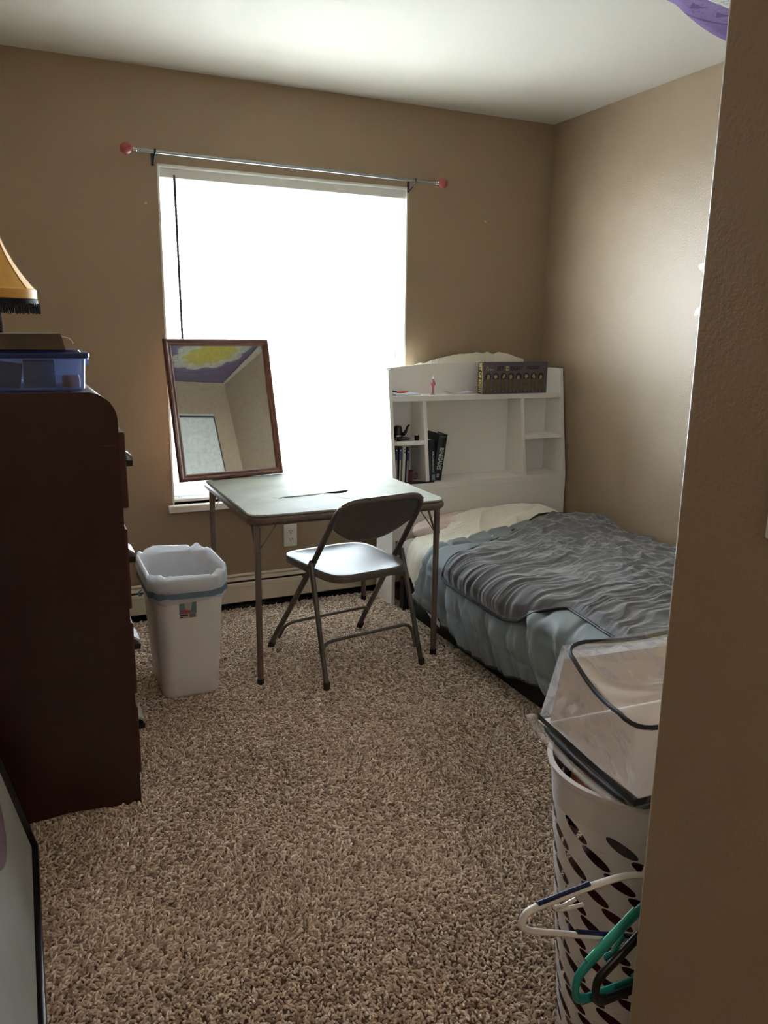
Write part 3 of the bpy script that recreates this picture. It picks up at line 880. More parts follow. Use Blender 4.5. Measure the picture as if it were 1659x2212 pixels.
# liner
ln = thing('bin_liner', 'white plastic bag liner with a blue drawstring folded over the bin rim', 'bin bag', (BX, BY, 0))
rs = []
per = None
def liner_ring(ex_, ez, wob, zw, seed, r=.076, drop=None):
    base = rrect(b1[0] + ex_, b1[1] + ex_, r, 14)
    out = []
    n = len(base)
    for i, (x, y) in enumerate(base):
        a = 2 * PI * i / n
        k = 1 + wob * float(pn(math.cos(a) * 3.2 + 5, math.sin(a) * 3.2, seed)) / .143
        z = ez + zw * float(pn(math.cos(a) * 2.4 + 9, math.sin(a) * 2.4, seed + 2))
        out.append((x * k, y * k, z))
    return out
rs = [liner_ring(-.055, .16, .004, .0, 1, .03), liner_ring(-.03, .30, .004, 0, 1, .04), liner_ring(-.012, .44, .003, .002, 1),
      liner_ring(-.003, .49, .002, .010, 2), liner_ring(.003, .502, .003, .022, 2), liner_ring(.009, .503, .003, .022, 2),
      liner_ring(.014, .492, .004, .016, 3), liner_ring(.0115, .476, .006, .010, 4), liner_ring(.0145, .458, .007, .010, 5), liner_ring(.0105, .444, .006, .010, 8),
      liner_ring(.010, .434, .004, .008, 6), liner_ring(.010, .416, .004, .008, 6), liner_ring(.008, .408, .003, .008, 6), liner_ring(.006, .398, .003, .012, 7)]
lo = obj('bag_film', rings(rs, False, False), 'liner_plastic', ln, 'all', fix=False)
rb = [liner_ring(.0118, .440, .004, .008, 6), liner_ring(.0118, .416, .004, .008, 6)]
obj('drawstring_band', rings(rb, False, False), 'band_blue', ln, 'all', fix=False)
obj('drawstring_loop', tube(smooth_path([(-.158, -.09, .432), (-.170, -.10, .425), (-.168, -.12, .42), (-.157, -.12, .428)], 5), .004, 6, flat=.5), 'band_blue', ln, True)

# ------------------------------------------------------------------ dresser
DY0, DY1 = -1.56, -.74
DXB, DXF = XL + .008, -2.455
DZ = 1.202
dr = thing('dresser', 'tall dark mahogany chest of drawers with a rounded front top edge', 'dresser', (DXB, DY0, 0))
def dloc(vf): return tf(vf, Matrix.Translation((-DXB, -DY0, 0)))
rc = .075
pf = [(DXB, .0), (DXB, DZ)] + [(DXF - rc + rc * math.sin(a), DZ - rc + rc * math.cos(a)) for a in np.linspace(0, PI / 2, 12)] + [(DXF, .0), (DXF - .07, .0), (DXF - .10, .012), (DXF - .20, .020), (DXF - .30, .012), (DXF - .36, .0)]
obj('side_panel', dloc(prism(pf, DY0, DY0 + .022, 'y')), 'wood_dark', dr, True)
obj('side_panel', dloc(prism(pf, DY1 - .022, DY1, 'y')), 'wood_dark', dr, True)
def wrap(t):
    o = [(DXB, DZ - t)] + [(DXF - rc + (rc - t) * math.sin(a), DZ - rc + (rc - t) * math.cos(a)) for a in np.linspace(0, PI / 2, 12)] + [(DXF - t, .05)]
    return o
pts = wrap(.0015) + list(reversed(wrap(.022)))
obj('carcass_front', dloc(prism(pts, DY0 + .0225, DY1 - .0225, 'y')), 'wood_dark', dr, True)
obj('back_board', dloc(rbox(DXB, DXB + .008, DY0 + .023, DY1 - .023, .05, DZ - .03)), 'backing_brown', dr)
dz_ = [(.885, 1.093, .018), (.595, .826, .010), (.338, .552, .010), (.085, .295, .009)]
for z0, z1, pr in dz_:
    d = obj('drawer', dloc(rbox(DXF - .001, DXF + pr, DY0 + .022, DY1 - .022, z0, z1, .003)), 'wood_drawer', dr)
    for hy in (DY0 + .135, DY1 - .20):
        zc = (z0 + z1) / 2 + .022
        xf = DXF + pr
        h = obj('pull', dloc(prism([(xf, zc + .020), (xf + .004, zc + .022), (xf + .024, zc + .006), (xf + .026, zc - .004), (xf + .022, zc - .006), (xf + .019, zc + .004), (xf, zc + .016)], hy - .045, hy + .045, 'y')), 'chrome', d, True)
        obj('pull_lip', dloc(prism([(xf, zc - .004), (xf + .0255, zc - .0065), (xf + .024, zc - .022), (xf, zc - .022)], hy - .044, hy + .044, 'y')), 'handle_black', h)
obj('scratch', dloc(rbox(DXF - .045, DXF - .014, DY0 - .0004, DY0 + .001, 1.061, 1.0622)), 'cardboard', dr)

# things on the dresser
sbx = thing('storage_box', 'clear blue plastic storage box with blue lid on top of the dresser', 'storage box', (-2.71, -1.36, DZ))
x0, x1, y0, y1 = -.215, .193, -.13, .13
def orr(hx, hy, r, z): return [((x0 + x1) / 2 + x, (y0 + y1) / 2 + y, z) for x, y in rrect(hx, hy, r, 5)]
hx_, hy_ = (x1 - x0) / 2, (y1 - y0) / 2
obj('body', rings([orr(hx_ - .012, hy_ - .012, .02, .0), orr(hx_ - .006, hy_ - .006, .02, .004), orr(hx_, hy_, .022, .088), orr(hx_ + .007, hy_ + .007, .024, .088), orr(hx_ + .007, hy_ + .007, .024, .080)], True, False), 'blue_plastic', sbx, True)
obj('lid', rings([orr(hx_ + .008, hy_ + .008, .025, .084), orr(hx_ + .010, hy_ + .010, .026, .087), orr(hx_ + .010, hy_ + .010, .026, .096), orr(hx_ + .006, hy_ + .006, .024, .0985), orr(hx_ - .010, hy_ - .010, .02, .0985), orr(hx_ - .014, hy_ - .014, .02, .1045), orr(.02, .02, .01, .105)]), 'lid_blue', sbx, True)
obj('latch', rbox(x1 + .006, x1 + .014, -.03, .03, .062, .092, .003), 'blue_plastic', sbx)
obj('lid_slot', rbox(x1 - .075, x1 - .050, y0 + .012, y0 + .016, .1046, .1056), 'black_gap', sbx)
def content(nm, vf, m, label, cat='box'):
    o = obj(nm, vf, m, None, True); o.location = (-2.71, -1.36, DZ); tag(o, label, cat)
content('small_box', rbox(.040, .115, -.108, -.05, .007, .078, .002), 'content_grey', 'grey small box inside the blue storage box beside the orange jar')
content('spool', tf(lathe([(.0001, 0), (.014, 0), (.014, .05), (.0001, .05)], 16), Matrix.Translation((.090, -.110 + .0, .012)) @ Matrix.Rotation(0, 4, 'X')), 'content_blue', 'dark round tub at the front inside the blue storage box', 'tub') if False else None
content('card_packet', tf(rbox(-.05, .030, -.004, .004, 0, .066, .001), Matrix.Translation((.0, -.10, .008)) @ Matrix.Rotation(.15, 4, 'Y')), 'content_blue', 'dark blue packet standing inside the storage box', 'packet')
content('white_carton', rbox(-.16, -.065, -.108, -.03, .007, .072, .002), 'content_grey', 'pale carton at the left inside the blue storage box', 'carton')
content('orange_jar', tf(lathe([(.0001, 0), (.022, 0), (.023, .004), (.023, .026), (.019, .032), (.0001, .033)], 18), Matrix.Translation((.155, -.085, .007))), 'content_orange', 'small orange jar in the corner of the storage box', 'jar')

cb = thing('flat_carton', 'worn brown cardboard box with a torn flap lying on the storage box', 'box', (-2.71, -1.37, DZ + .1055))
obj('body', prism([(-.19, .0), (.145, .0), (.136, .036), (-.19, .036)], -.115, .10, 'y'), 'cardboard', cb)
obj('lid_edge', prism([(-.192, .0362), (.132, .0362), (.137, .0385), (.134, .041), (-.192, .0385)], -.117, .102, 'y'), 'cardboard', cb)
obj('torn_strip', tube(smooth_path([(.134, -.108, .034), (.147, -.108, .031), (.158, -.108, .027), (.164, -.108, .018), (.163, -.108, .015)], 5), .0028, 6, flat=.6), 'page_cream', cb, True)

lp = thing('table_lamp', 'small lamp with a gold bell shade and black fringe on the dresser', 'lamp', (-2.730, -1.335 + .02, DZ + .1055))
lp.location = (-2.730, -1.130, DZ)
obj('base', lathe([(.0001, 0), (.058, 0), (.060, .006), (.054, .014), (.02, .02), (.0001, .021)], 28), 'black_plastic', lp, True)
obj('stem', lathe([(.013, .02), (.012, .06), (.016, .11), (.0205, .15), (.019, .19), (.014, .225), (.012, .26)], 20), 'lamp_stem', lp, True)
LZ = .268
def shade_r(t, a):
    # bell profile with scalloped ribs
    r = .018 + (.112 - .018) * (t ** 1.85)
    return r
rib = 8
def shade_pt(u, v):
    a = 2 * PI * u
    r = shade_r(v, a) * (1 - .05 * abs(math.sin(a * rib / 2)) ** .6 * v * 0)
    k = .97 + .03 * abs(math.cos(a * rib / 2))
    return (r * k * math.cos(a), r * k * math.sin(a), LZ + .215 * (1 - v))
obj('shade', grid(96, 18, shade_pt, True), 'shade_gold', lp, 'all')
obj('shade_band', lathe([(.112, LZ + .002), (.1165, LZ - .002), (.1165, LZ - .026), (.113, LZ - .028)], 64), 'shade_gold', lp, True)
for k in range(rib):
    a = 2 * PI * (k + .15) / rib
    p = [(shade_r(v, a) * 1.003 * math.cos(a), shade_r(v, a) * 1.003 * math.sin(a), LZ + .215 * (1 - v)) for v in np.linspace(0, 1, 10)]
    obj('rib_trim', tube(p, .0022, 6), 'shade_trim', lp, True)
g = G()
g.add(lathe([(.1155, LZ - .028), (.1175, LZ - .030), (.1185, LZ - .044), (.116, LZ - .046)], 64))
for k in range(230):
    a = 2 * PI * (k + random.random() * .6) / 230
    r = .1175 + random.uniform(-.003, .003)
    p = [(r * math.cos(a), r * math.sin(a), LZ - .040), ((r + .002) * math.cos(a), (r + .002) * math.sin(a), LZ - .054), ((r + random.uniform(-.001, .004)) * math.cos(a + random.uniform(-.02, .02)), (r + .003) * math.sin(a), LZ - .066 + random.uniform(-.003, .003))]
    g.tube(p, .0014, 4)
obj('fringe', g, 'fringe_black', lp, kind='stuff')

# ------------------------------------------------------------------ bookcase headboard
HX0, HX1 = -1.052, -.014
hb = thing('headboard', 'white bookcase headboard with arched back standing against the wall', 'headboard', (0, 0, 0))
HT = 1.183
def yfront(z): return -.302 if z < .62 else -.302 + (z - .62) / (HT - .62) * .080
side = [(-.112, 0), (-.302, 0), (-.302, .62), (yfront(HT), HT), (-.112, HT)]
for x0, x1 in ((HX0, HX0 + .018), (HX1 - .018, HX1)):
    obj('side_panel', prism(side, x0, x1, 'x'), 'headboard_white', hb)
xi0, xi1 = HX0 + .0182, HX1 - .0182
arch = [(xi0 - .020, .34), (xi1 + .020, .34)]
for x in np.linspace(xi1 + .020, xi0 - .020, 30):
    t = (x - (xi0 + xi1) / 2) / ((xi1 - xi0) / 2 + .02)
    arch.append((x, 1.178 + .034 * (1 - abs(t) ** 2.2)))
obj('back_panel', prism(arch, -.112, -.098, 'y'), 'headboard_white', hb)
def shelf(nm, x0, x1, z, t, parent=hb):
    return obj(nm, rbox(x0, x1, yfront(z) + .002, -.1125, z - t, z, .0015), 'headboard_white', parent)
Z1, Z2, Z3 = 1.056, .836, .626
shelf('shelf', xi0, xi1, Z1, .026)
shelf('shelf', xi0, xi1, Z3, .030)
D1, D2 = -.853, -.272
for dx in (D1, D2):
    obj('divider', prism([(-.1126, Z3 + .0003), (yfront(Z3) + .012, Z3 + .0003), (yfront(Z1) + .008, Z1 - .0263), (-.1126, Z1 - .0263)], dx - .0095, dx + .0095, 'x'), 'headboard_white', hb)
shelf('small_shelf', xi0, D1 - .0097, Z2, .020)
shelf('small_shelf', D2 + .0097, xi1, Z2, .020)
obj('lower_panel', rbox(xi0, xi1, -.300, -.286, .342, Z3 - .0303), 'headboard_white', hb)

# pillow stuffed behind the headboard
def pillow(nm, cx_, cy_, cz_, sx, sy, sz, m, amp, seed, parent=None, e=2.6):
    def fn(u, v):
        a = 2 * PI * u; b = PI * (v - .5)
        cb_, sb_ = math.cos(b), math.sin(b); ca, sa = math.cos(a), math.sin(a)
        p = lambda t, q: math.copysign(abs(t) ** q, t)
        x = p(ca, 2 / e) * p(cb_, .8); y = p(sa, 2 / e) * p(cb_, .8); z = p(sb_, .9)
        w = amp * float(fbm(x * 2.2 + seed, y * 2.2 + z * 1.7, 3, seed)) + amp * .5 * float(pn(x * 9 + seed, z * 3 + y * 5, seed))
        return (cx_ + x * sx, cy_ + y * sy, cz_ + z * sz + w)
    return obj(nm, grid(72, 36, fn, True), m, parent, 'all')
def back_pillow(u, v):
    x = -.83 + .675 * u
    prof_ = [(0, .045), (.06, .062), (.10, .058), (.2, .080), (.36, .100), (.52, .110), (.64, .112), (.74, .108), (.78, .112), (.86, .104), (.95, .084), (1.0, .076)]
    topz = 1.15 + float(np.interp(u, [q[0] for q in prof_], [q[1] for q in prof_]))
    topz += .004 * math.sin(u * 60) * (u > .55) * (u < .8)
    b = v * PI
    hy2 = .042 * (math.sin(PI * min(max(u, .02), .98)) ** .4)
    return (x, -.052 + hy2 * math.cos(b * 2 - PI / 2) if False else -.052 - hy2 * math.cos(b), topz - .30 * (1 - math.sin(b) ** .55) + .003 * float(pn(u * 30, v * 6, 3)))
o = obj('spare_pillow', grid(90, 26, back_pillow), 'pillow_white', None, 'all')
tag(o, 'cream striped pillow stuffed between the headboard and the wall', 'pillow')

# puzzle box
pz = thing('puzzle_box', 'dark puzzle set box with eight portrait panels on the headboard top shelf', 'box', (-.330, -.222, Z1 + .002), 0)
bw, bh, bd = .40, .160, .042
obj('carton', rbox(-bw / 2, bw / 2, -bd / 2, bd / 2, 0, bh, .0012), 'box_dark', pz)
yf = -bd / 2 - .0004
def fp(x, z): return (x, yf, z)
obj('spine_print', rbox(-bw / 2 - .0006, -bw / 2, -bd / 2 + .001, bd / 2 - .001, .002, bh - .002), 'box_spine', pz)
obj('spine_edge', rbox(-bw / 2 - .0012, -bw / 2 + .002, -bd / 2 - .0006, -bd / 2 + .001, .001, bh), 'gold_print', pz)
text('spine_lettering', 'SET OF EIGHT', .034, 'gold_print', pz, basis((-bw / 2 - .0012, 0, bh / 2), (0, 0, -1), (0, -1, 0), (-1, 0, 0)), bold=.0008, xs=.72)
MF = lambda x, z: basis((x, yf, z), (1, 0, 0), (0, 0, 1), (0, -1, 0))
text('lettering', 'SET', .032, 'ink_black', pz, MF(-.094, .128), bold=.0008, xs=.85)
obj('badge', prism([(-.060, .117), (-.042, .117), (-.042, .139), (-.060, .139)], yf - .0003, yf + .0003, 'y'), 'gold_print', pz)
text('lettering', 'OF', .012, 'ink_black', pz, basis((-.051, yf - .0006, .128), (1, 0, 0), (0, 0, 1), (0, -1, 0)), bold=.0004)
text('lettering', 'EIGHT', .032, 'ink_black', pz, MF(.006, .128), bold=.0008, xs=.85)
text('lettering', 'PUZZLES', .021, 'ink_black', pz, MF(.108, .131), bold=.0005, xs=.95)
scrib = smooth_path([(-.180, yf - .0005, .120), (-.174, yf - .0005, .136), (-.166, yf - .0005, .132), (-.170, yf - .0005, .118), (-.160, yf - .0005, .122), (-.154, yf - .0005, .128), (-.152, yf - .0005, .118), (-.146, yf - .0005, .126), (-.142, yf - .0005, .118), (-.134, yf - .0005, .124)], 4)
obj('script_flourish', tube(scrib, .0011, 5), 'gold_print', pz)
for k in range(8):
    px_ = -.166 + k * .0465
    pw = .018
    poly = [(px_ - pw, .012), (px_ + pw, .012), (px_ + pw, .090)] + [(px_ + pw * math.cos(a), .090 + .016 * math.sin(a)) for a in np.linspace(0, PI, 9)[1:-1]] + [(px_ - pw, .090)]
    p = obj('portrait', prism(poly, yf - .0003, yf + .0002, 'y'), 'panel_brown', pz)
    arch_ = [(px_ - pw, .074), (px_ + pw, .074), (px_ + pw, .090)] + [(px_ + pw * math.cos(a), .090 + .016 * math.sin(a)) for a in np.linspace(0, PI, 9)[1:-1]] + [(px_ - pw, .090)]
    obj('portrait_ground', prism(arch_, yf - .0006, yf - .0002, 'y'), 'panel_black', p)
    rr_ = random.Random(k)
    hx2 = px_ + rr_.uniform(-.003, .003); hz2 = .084 + rr_.uniform(-.002, .004)
    obj('portrait_head', prism([(hx2 + (.0085 + rr_.uniform(-.003, .004)) * math.cos(a), hz2 + (.012 + rr_.uniform(-.004, .003)) * math.sin(a)) for a in np.linspace(0, 2 * PI, 11, endpoint=False)], yf - .0009, yf - .0005, 'y'), 'print_skin', p)
    obj('name_plate', prism([(px_ - .015, .008), (px_ + .015, .008), (px_ + .015, .015), (px_ - .015, .015)], yf - .0009, yf - .0002, 'y'), 'panel_black', p)
    obj('name_print', prism([(px_ - .009, .0105), (px_ + .009, .0105), (px_ + .009, .0128), (px_ - .009, .0128)], yf - .0012, yf - .0008, 'y'), 'print_skin', p)

# perfume bottle
pb = thing('perfume_bottle', 'tiny pink glass perfume bottle with clear twisted stopper on the top shelf', 'bottle', (-.788, -.195, Z1))
obj('foot', lathe([(.0001, 0), (.013, 0), (.0125, .003), (.005, .006)], 18), 'glass_clear', pb, True)
obj('stem', lathe([(.005, .005), (.0055, .015), (.005, .030), (.006, .042)], 14), 'glass_pink', pb, True)
obj('bulb', lathe([(.005, .041), (.011, .048), (.0135, .056), (.011, .064), (.006, .070)], 18), 'glass_pink', pb, True)
obj('stopper', lathe([(.006, .070), (.008, .073), (.004, .077), (.0068, .081), (.0035, .086), (.0052, .090), (.002, .096), (.0003, .102)], 12), 'glass_clear', pb, True)

# papers and bits on the top shelf
def sheet(nm, x0, x1, y0, y1, z, curl, m, seed, label, cat='paper', rot=0.0, th=.0006, group=None):
    cxx, cyy = (x0 + x1) / 2, (y0 + y1) / 2
    def fn(u, v):
        x = x0 + (x1 - x0) * u; y = y0 + (y1 - y0) * v
        zz = z + curl * (abs(u - .35) ** 1.5) * (1 if u < .35 else .4) + .002 * float(pn(u * 3 + seed, v * 3, seed)) + .002
        dx, dy = x - cxx, y - cyy
        return (cxx + dx * math.cos(rot) - dy * math.sin(rot), cyy + dx * math.sin(rot) + dy * math.cos(rot), zz)
    o = obj(nm, grid(14, 8, fn), m, None, 'all', fix=False)
    s = o.modifiers.new('thick', 'SOLIDIFY'); s.thickness = th; s.offset = 1
    return tag(o, label, cat, group)
pk = thing('notepad', 'white notepad lying at the left end of the top shelf', 'notepad', (-.935, -.18, Z1))
obj('pages', rbox(-.068, .070, -.035, .035, .0, .008, .001), 'paper_white', pk)
obj('cover', rbox(-.070, .070, -.036, .036, .008, .0095, .0006), 'paper_blue', pk)
o = obj('hair_clip', tube(smooth_path([(-1.028, -.168, Z1 + .014), (-1.010, -.172, Z1 + .020), (-.990, -.178, Z1 + .018), (-.972, -.186, Z1 + .014)], 6), .006, 8, flat=.6), 'black_plastic', None, True)
tag(o, 'black hair clip beside the notepad on the top shelf', 'clip')
for k, (xa, ya) in enumerate(((-.985, -.195), (-.955, -.155))):
    o = obj('highlighter', tube([(xa, ya, Z1 + .0155), (xa + .022, ya + .002, Z1 + .0160), (xa + .05, ya + .01, Z1 + .0150)], [.0050, .0058, .004], 10, flat=.8), 'orange_plastic', None, True)
    tag(o, ('orange marker lying on the front of the notepad', 'orange marker lying on the back of the notepad')[k], 'marker')
sheet('loose_paper', -.70, -.55, -.20, -.13, Z1, .055, 'paper_white', 2, 'curled white sheet of paper in the middle of the top shelf')
sheet('loose_paper', -.62, -.44, -.213, -.15, Z1 - .001, .004, 'paper_pink', 5, 'flat pale pink sheet of paper next to the puzzle box')

# tea set in the left cubby
tp = thing('teapot', 'small dark iron teapot in the upper left cubby', 'teapot', (-.978, -.190, Z2 + .0085))
tp.rotation_euler = (0, 0, 0)
obj('body', lathe([(.0001, 0), (.020, 0), (.025, .006), (.026, .016), (.024, .030), (.022, .048), (.020, .056), (.017, .058), (.0001, .058)], 24), 'pot_iron', tp, True)
obj('lid', lathe([(.017, .058), (.016, .061), (.006, .064), (.0001, .064)], 20), 'pot_iron', tp, True)
obj('spout', tube(smooth_path([(.018, -.006, .018), (.032, -.012, .024), (.040, -.014, .040), (.045, -.016, .056), (.056, -.018, .066)], 6), [.010] * 6 + [.008] * 6 + [.006] * 6 + [.005] * 6 + [.0035], 10), 'pot_iron', tp, True)
obj('handle', tube(smooth_path([(-.022, .004, .046), (-.038, .006, .050), (-.044, .007, .034), (-.036, .006, .018), (-.024, .004, .014)], 5), .003, 8), 'pot_iron', tp, True)
o = obj('tea_tray', lathe([(.0001, 0), (.036, 0), (.047, .005), (.049, .0085), (.046, .008), (.036, .003), (.0001, .003)], 28), 'pot_iron', None, True, loc=(-.962, -.190, Z2))
tag(o, 'dark round saucer under the small teapot', 'saucer')
def cup(x, y, label):
    t = thing('tea_cup', label, 'cup', (x, y, Z2), group=None)
    obj('bowl', lathe([(.0001, 0), (.0105, 0), (.0118, .004), (.0122, .013), (.0118, .026), (.0105, .027), (.010, .022), (.0095, .006), (.0001, .005)], 18), 'pot_iron', t, True)
    obj('rim', lathe([(.0124, .0245), (.0128, .026), (.0115, .028), (.0105, .0265)], 18), 'chrome', t, True)
cup(-.892, -.232, 'small dark tea cup to the right of the saucer')
cup(-1.000, -.247, 'small dark tea cup in front of the teapot')

# disc cases and mug in the lower left cubby
xx = xi0 + .0065
for k, (w_, h_, m_, m2, lab) in enumerate(((.014, .192, 'case_dark', 'case_blue', 'dark blue disc case leftmost in the lower cubby'),
                                           (.014, .190, 'case_dark', 'case_blue', 'dark blue disc case second from the left in the lower cubby'),
                                           (.015, .186, 'case_white', 'case_white', 'white disc case in the lower cubby'),
                                           (.015, .180, 'case_dark', 'case_blue', 'blue disc case just right of the white one'))):
    t = thing('disc_case', lab, 'disc case', (xx + w_ / 2, -.205, Z3 + .0008), group='disc cases in the lower cubby')
    t.rotation_euler = (0, math.radians((-.5, 0.5, 1.0, 2.0)[k] * 1.2), 0)
    obj('shell', rbox(-w_ / 2, w_ / 2, -.068, .067, 0, h_, .0015), m_, t)
    if m2 != m_:
        obj('spine_band', rbox(-w_ / 2 + .0008, w_ / 2 - .0008, -.0688, -.067, h_ * .66, h_ * .87), 'case_blue', t)
        obj('spine_panel', rbox(-w_ / 2 + .002, w_ / 2 - .004, -.0688, -.067, .004, h_ * .64), 'case_grey', t)
        e_ = obj('spine_emblem', prism([(-w_ / 2 + .002, h_ * .868), (w_ / 2 - .002, h_ * .868), (.001, h_ * .905)], -.0688, -.067, 'y'), 'letter_silver', t)
    else:
        for zz in (h_ * .93, h_ * .84): obj('spine_mark', rbox(-.002, .004, -.0688, -.067, zz - .003, zz + .003), 'ink_black', t)
    xx += w_ + .0045
mg = thing('pink_mug', 'small dusky pink mug in the lower left cubby', 'mug', (-.925, -.215, Z3))
obj('bowl', lathe([(.0001, 0), (.022, 0), (.024, .004), (.026, .030), (.027, .052), (.025, .052), (.023, .03), (.021, .006), (.0001, .005)], 22), 'mug_pink', mg, True)
obj('handle', tube(smooth_path([(.025, -.008, .042), (.040, -.014, .040), (.042, -.015, .022), (.034, -.012, .012), (.024, -.008, .014)], 5), .0035, 8), 'mug_pink', mg, True)
o = obj('tablet', rbox(-.955, -.822, -.2985, -.2905 + .03, Z3 + .0002, Z3 + .0062, .0015), 'black_plastic', None)
tag(o, 'thin black tablet lying on the edge of the bottom shelf', 'tablet')

# books in the middle bay
def book(nm, label, x, y, w, h, d, lean, yaw, m, lettering, lsize, lm, dx=0, xs=1, zc=.5, bold=0, z=Z3, splay=0):
    t = thing(nm, label, 'book', (x, y, z))
    t.rotation_euler = (0, lean, yaw)
    c_ = .0028
    obj('cover', rbox(-w / 2, -w / 2 + c_, 0, d, 0, h, .0006), m, t)
    if splay:
        o_ = obj('cover', tf(rbox(-c_, 0, 0, d, 0, h, .0006), Matrix.Translation((w / 2, 0, 0)) @ Matrix.Rotation(-splay, 4, 'Z')), m, t)
    else:
        obj('cover', rbox(w / 2 - c_, w / 2, 0, d, 0, h, .0006), m, t)
    obj('spine', prism([(-w / 2, .003), (-w / 2, 0), (-w / 4, -.0028), (0, -.0038), (w / 4, -.0028), (w / 2, 0), (w / 2, .003)], 0, h, 'z'), m, t)
    obj('pages', rbox(-w / 2 + c_, w / 2 - c_ - (.004 if splay else 0), .004, d - .006, .004, h - .004), 'page_cream', t)
    text('spine_lettering', lettering, lsize, lm, t, basis((dx, -.0042, h * zc), (0, 0, -1), (1, 0, 0), (0, -1, 0)), bold=bold, xs=xs)
    return t
b1_ = book('novel', 'navy hardcover with faint silver lettering, left of the black book', -.818, -.268, .033, .212, .145, math.radians(-2.0), 0, 'book_navy', 'ARCHENEMIES', .014, 'letter_silver', dx=.004, xs=1.22, zc=.47, z=Z3 + .0012)
obj('spine_art', rbox(-.002, .0155, -.0040, -.0030, .006, .036), 'label_blue', b1_)
b2_ = book('novel', 'thick black hardcover with RENEGADES on its spine, leaning right', -.786, -.258, .046, .236, .140, math.radians(7.5), math.radians(-3), 'book_black', 'RENEGADES', .034, 'letter_silver', xs=.60, zc=.47, bold=.0006, splay=.10, z=Z3 + .0038)
text('author_lettering', 'MARISSA MEYER', .006, 'letter_dim', b2_, basis((0, -.0042, .222), (1, 0, 0), (0, 0, 1), (0, -1, 0)), xs=.75)
obj('spine_emblem', prism([(-.006, .014), (.006, .014), (.008, .03), (0, .036), (-.008, .03)], -.0042, -.0036, 'y'), 'letter_dim', b2_)

# ------------------------------------------------------------------ bed
bd_ = thing('bed', 'low twin bed with a black base pushed into the corner', 'bed', (-.53, -1.27, 0))
BX0, BX1, BY0, BY1 = -1.035, -.02, -2.24, -.318
def bl_(vf): return tf(vf, Matrix.Translation((.53, 1.27, 0)))
obj('base', bl_(rbox(BX0 + .01, BX1, BY0 + .03, BY1 - .15, .006, .165, .008)), 'bed_black', bd_, True)
for lx_, ly_ in ((BX0 + .03, BY1 - .05), (BX1 - .04, BY1 - .05), (BX0 + .05, BY0 + .06), (BX1 - .05, BY0 + .06)):
    obj('leg', bl_(rbox(lx_ - .022, lx_ + .022, ly_ - .022, ly_ + .022, 0, .17, .002)), 'bed_black', bd_)
obj('mattress', bl_(rbox(BX0 + .012, BX1 - .002, BY0 + .01, BY1 - .004, .17, .366, .045, 4)), 'mattress_white', bd_, True)

TOPZ = .376
def bump_h(X, Y):
    """height the pillow and the creases under the covers add over the mattress"""
    p = .112 * np.exp(-((X + .50) / .37) ** 4) * np.exp(-((Y + .42) / .105) ** 2)
    p = p + .050 * np.exp(-((X + .22) / .25) ** 2) * np.exp(-((Y + .66) / .18) ** 2)
    p = p + .020 * np.exp(-((X + .35) / .3) ** 2) * np.exp(-((Y + 1.3) / .4) ** 2)
    return p
def drape(S, Y, off, bulge=0.02):
    """S: distance from the wall side across the bed and down the near side; returns positions and normals"""
    S0, R = .925, .080
    arc = R * PI / 2
    th = np.clip((S - S0) / R, 0, PI / 2)
    down = np.maximum(S - S0 - arc, 0)
    X = -.022 - np.minimum(S, S0) - R * np.sin(th)
    Z = TOPZ - R + R * np.cos(th) - down
    wgt = np.cos(th) ** 1.5 * (S < S0 + arc)
    Z = Z + bump_h(X, Y) * np.clip(wgt, 0, 1)
    nx = -np.sin(th); nz = np.cos(th)
    X = X - bulge * sstep(0, .18, down)
    return np.stack([X + nx * off, Y, Z + nz * off], -1), np.stack([nx, np.zeros_like(nx), nz], -1)
SD = .925 + .080 * PI / 2          # S where the near side becomes vertical
def s_of_z(z): return SD + (TOPZ - .080 - z)

# pink pillow at the head
o = pillow('bed_pillow', -.56, -.405, .410, .43, .080, .070, 'pillow_pink', .010, 4)
tag(o, 'pink patterned pillow at the head of the bed below the headboard', 'pillow')

def cover(nm, m, nu, nv, edge_head, edge_foot, s_in, s_out, offfn, label, cat, thick, bulge=.02):
    """u along S from wall side to hem, v from head to foot; all edges functions"""
    u = np.linspace(0, 1, nu)[None, :]; v = np.linspace(0, 1, nv)[:, None]
    Sa = s_in(v) + (s_out(v) - s_in(v)) * u
    Ya = edge_head(u) + (edge_foot(u) - edge_head(u)) * v
    for _ in range(1):
        vy = v + 0 * u
    off = offfn(Sa, Ya, u + 0 * v, v + 0 * u)
    P, Nn = drape(Sa, Ya, off, bulge)
    o = obj(nm, grid_arr(P), m, None, 'all', fix=False)
    if thick:
        sd = o.modifiers.new('thick', 'SOLIDIFY'); sd.thickness = thick; sd.offset = -1
    tag(o, label, cat)
    return o, P
ipf = lambda xs_, ys_: (lambda t: np.interp(t, xs_, ys_))

# cream sheet over the head end
def off_sheet(S, Y, u, v):
    o_ = .011 + .010 * np.abs(pn(S * 6, Y * 9, 3)) + .020 * (1 - np.abs(pn(S * 9 + Y * 14, Y * 5 - S * 4, 6))) ** 4 * sstep(1.0, .6, S) * sstep(0, .3, v)
    o_ = o_ + .007 * pn(S * 2.5, Y * 16, 8) * sstep(.95, 1.1, S)
    return o_
sheet_o, _ = cover('bed_sheet', 'sheet_cream', 150, 90,
    ipf([0, .2, .45, .65, .8, 1], [-.40, -.385, -.375, -.39, -.41, -.47]), ipf([0, 1], [-.86, -.80]),
    lambda v: .16 + 0 * v, lambda v: np.interp(v, [0, .25, .6, 1], [s_of_z(.24), s_of_z(.17), s_of_z(.10), s_of_z(.065)]),
    off_sheet, 'cream ribbed bed sheet crumpled over the pillow end of the bed', 'sheet', .003, .012)

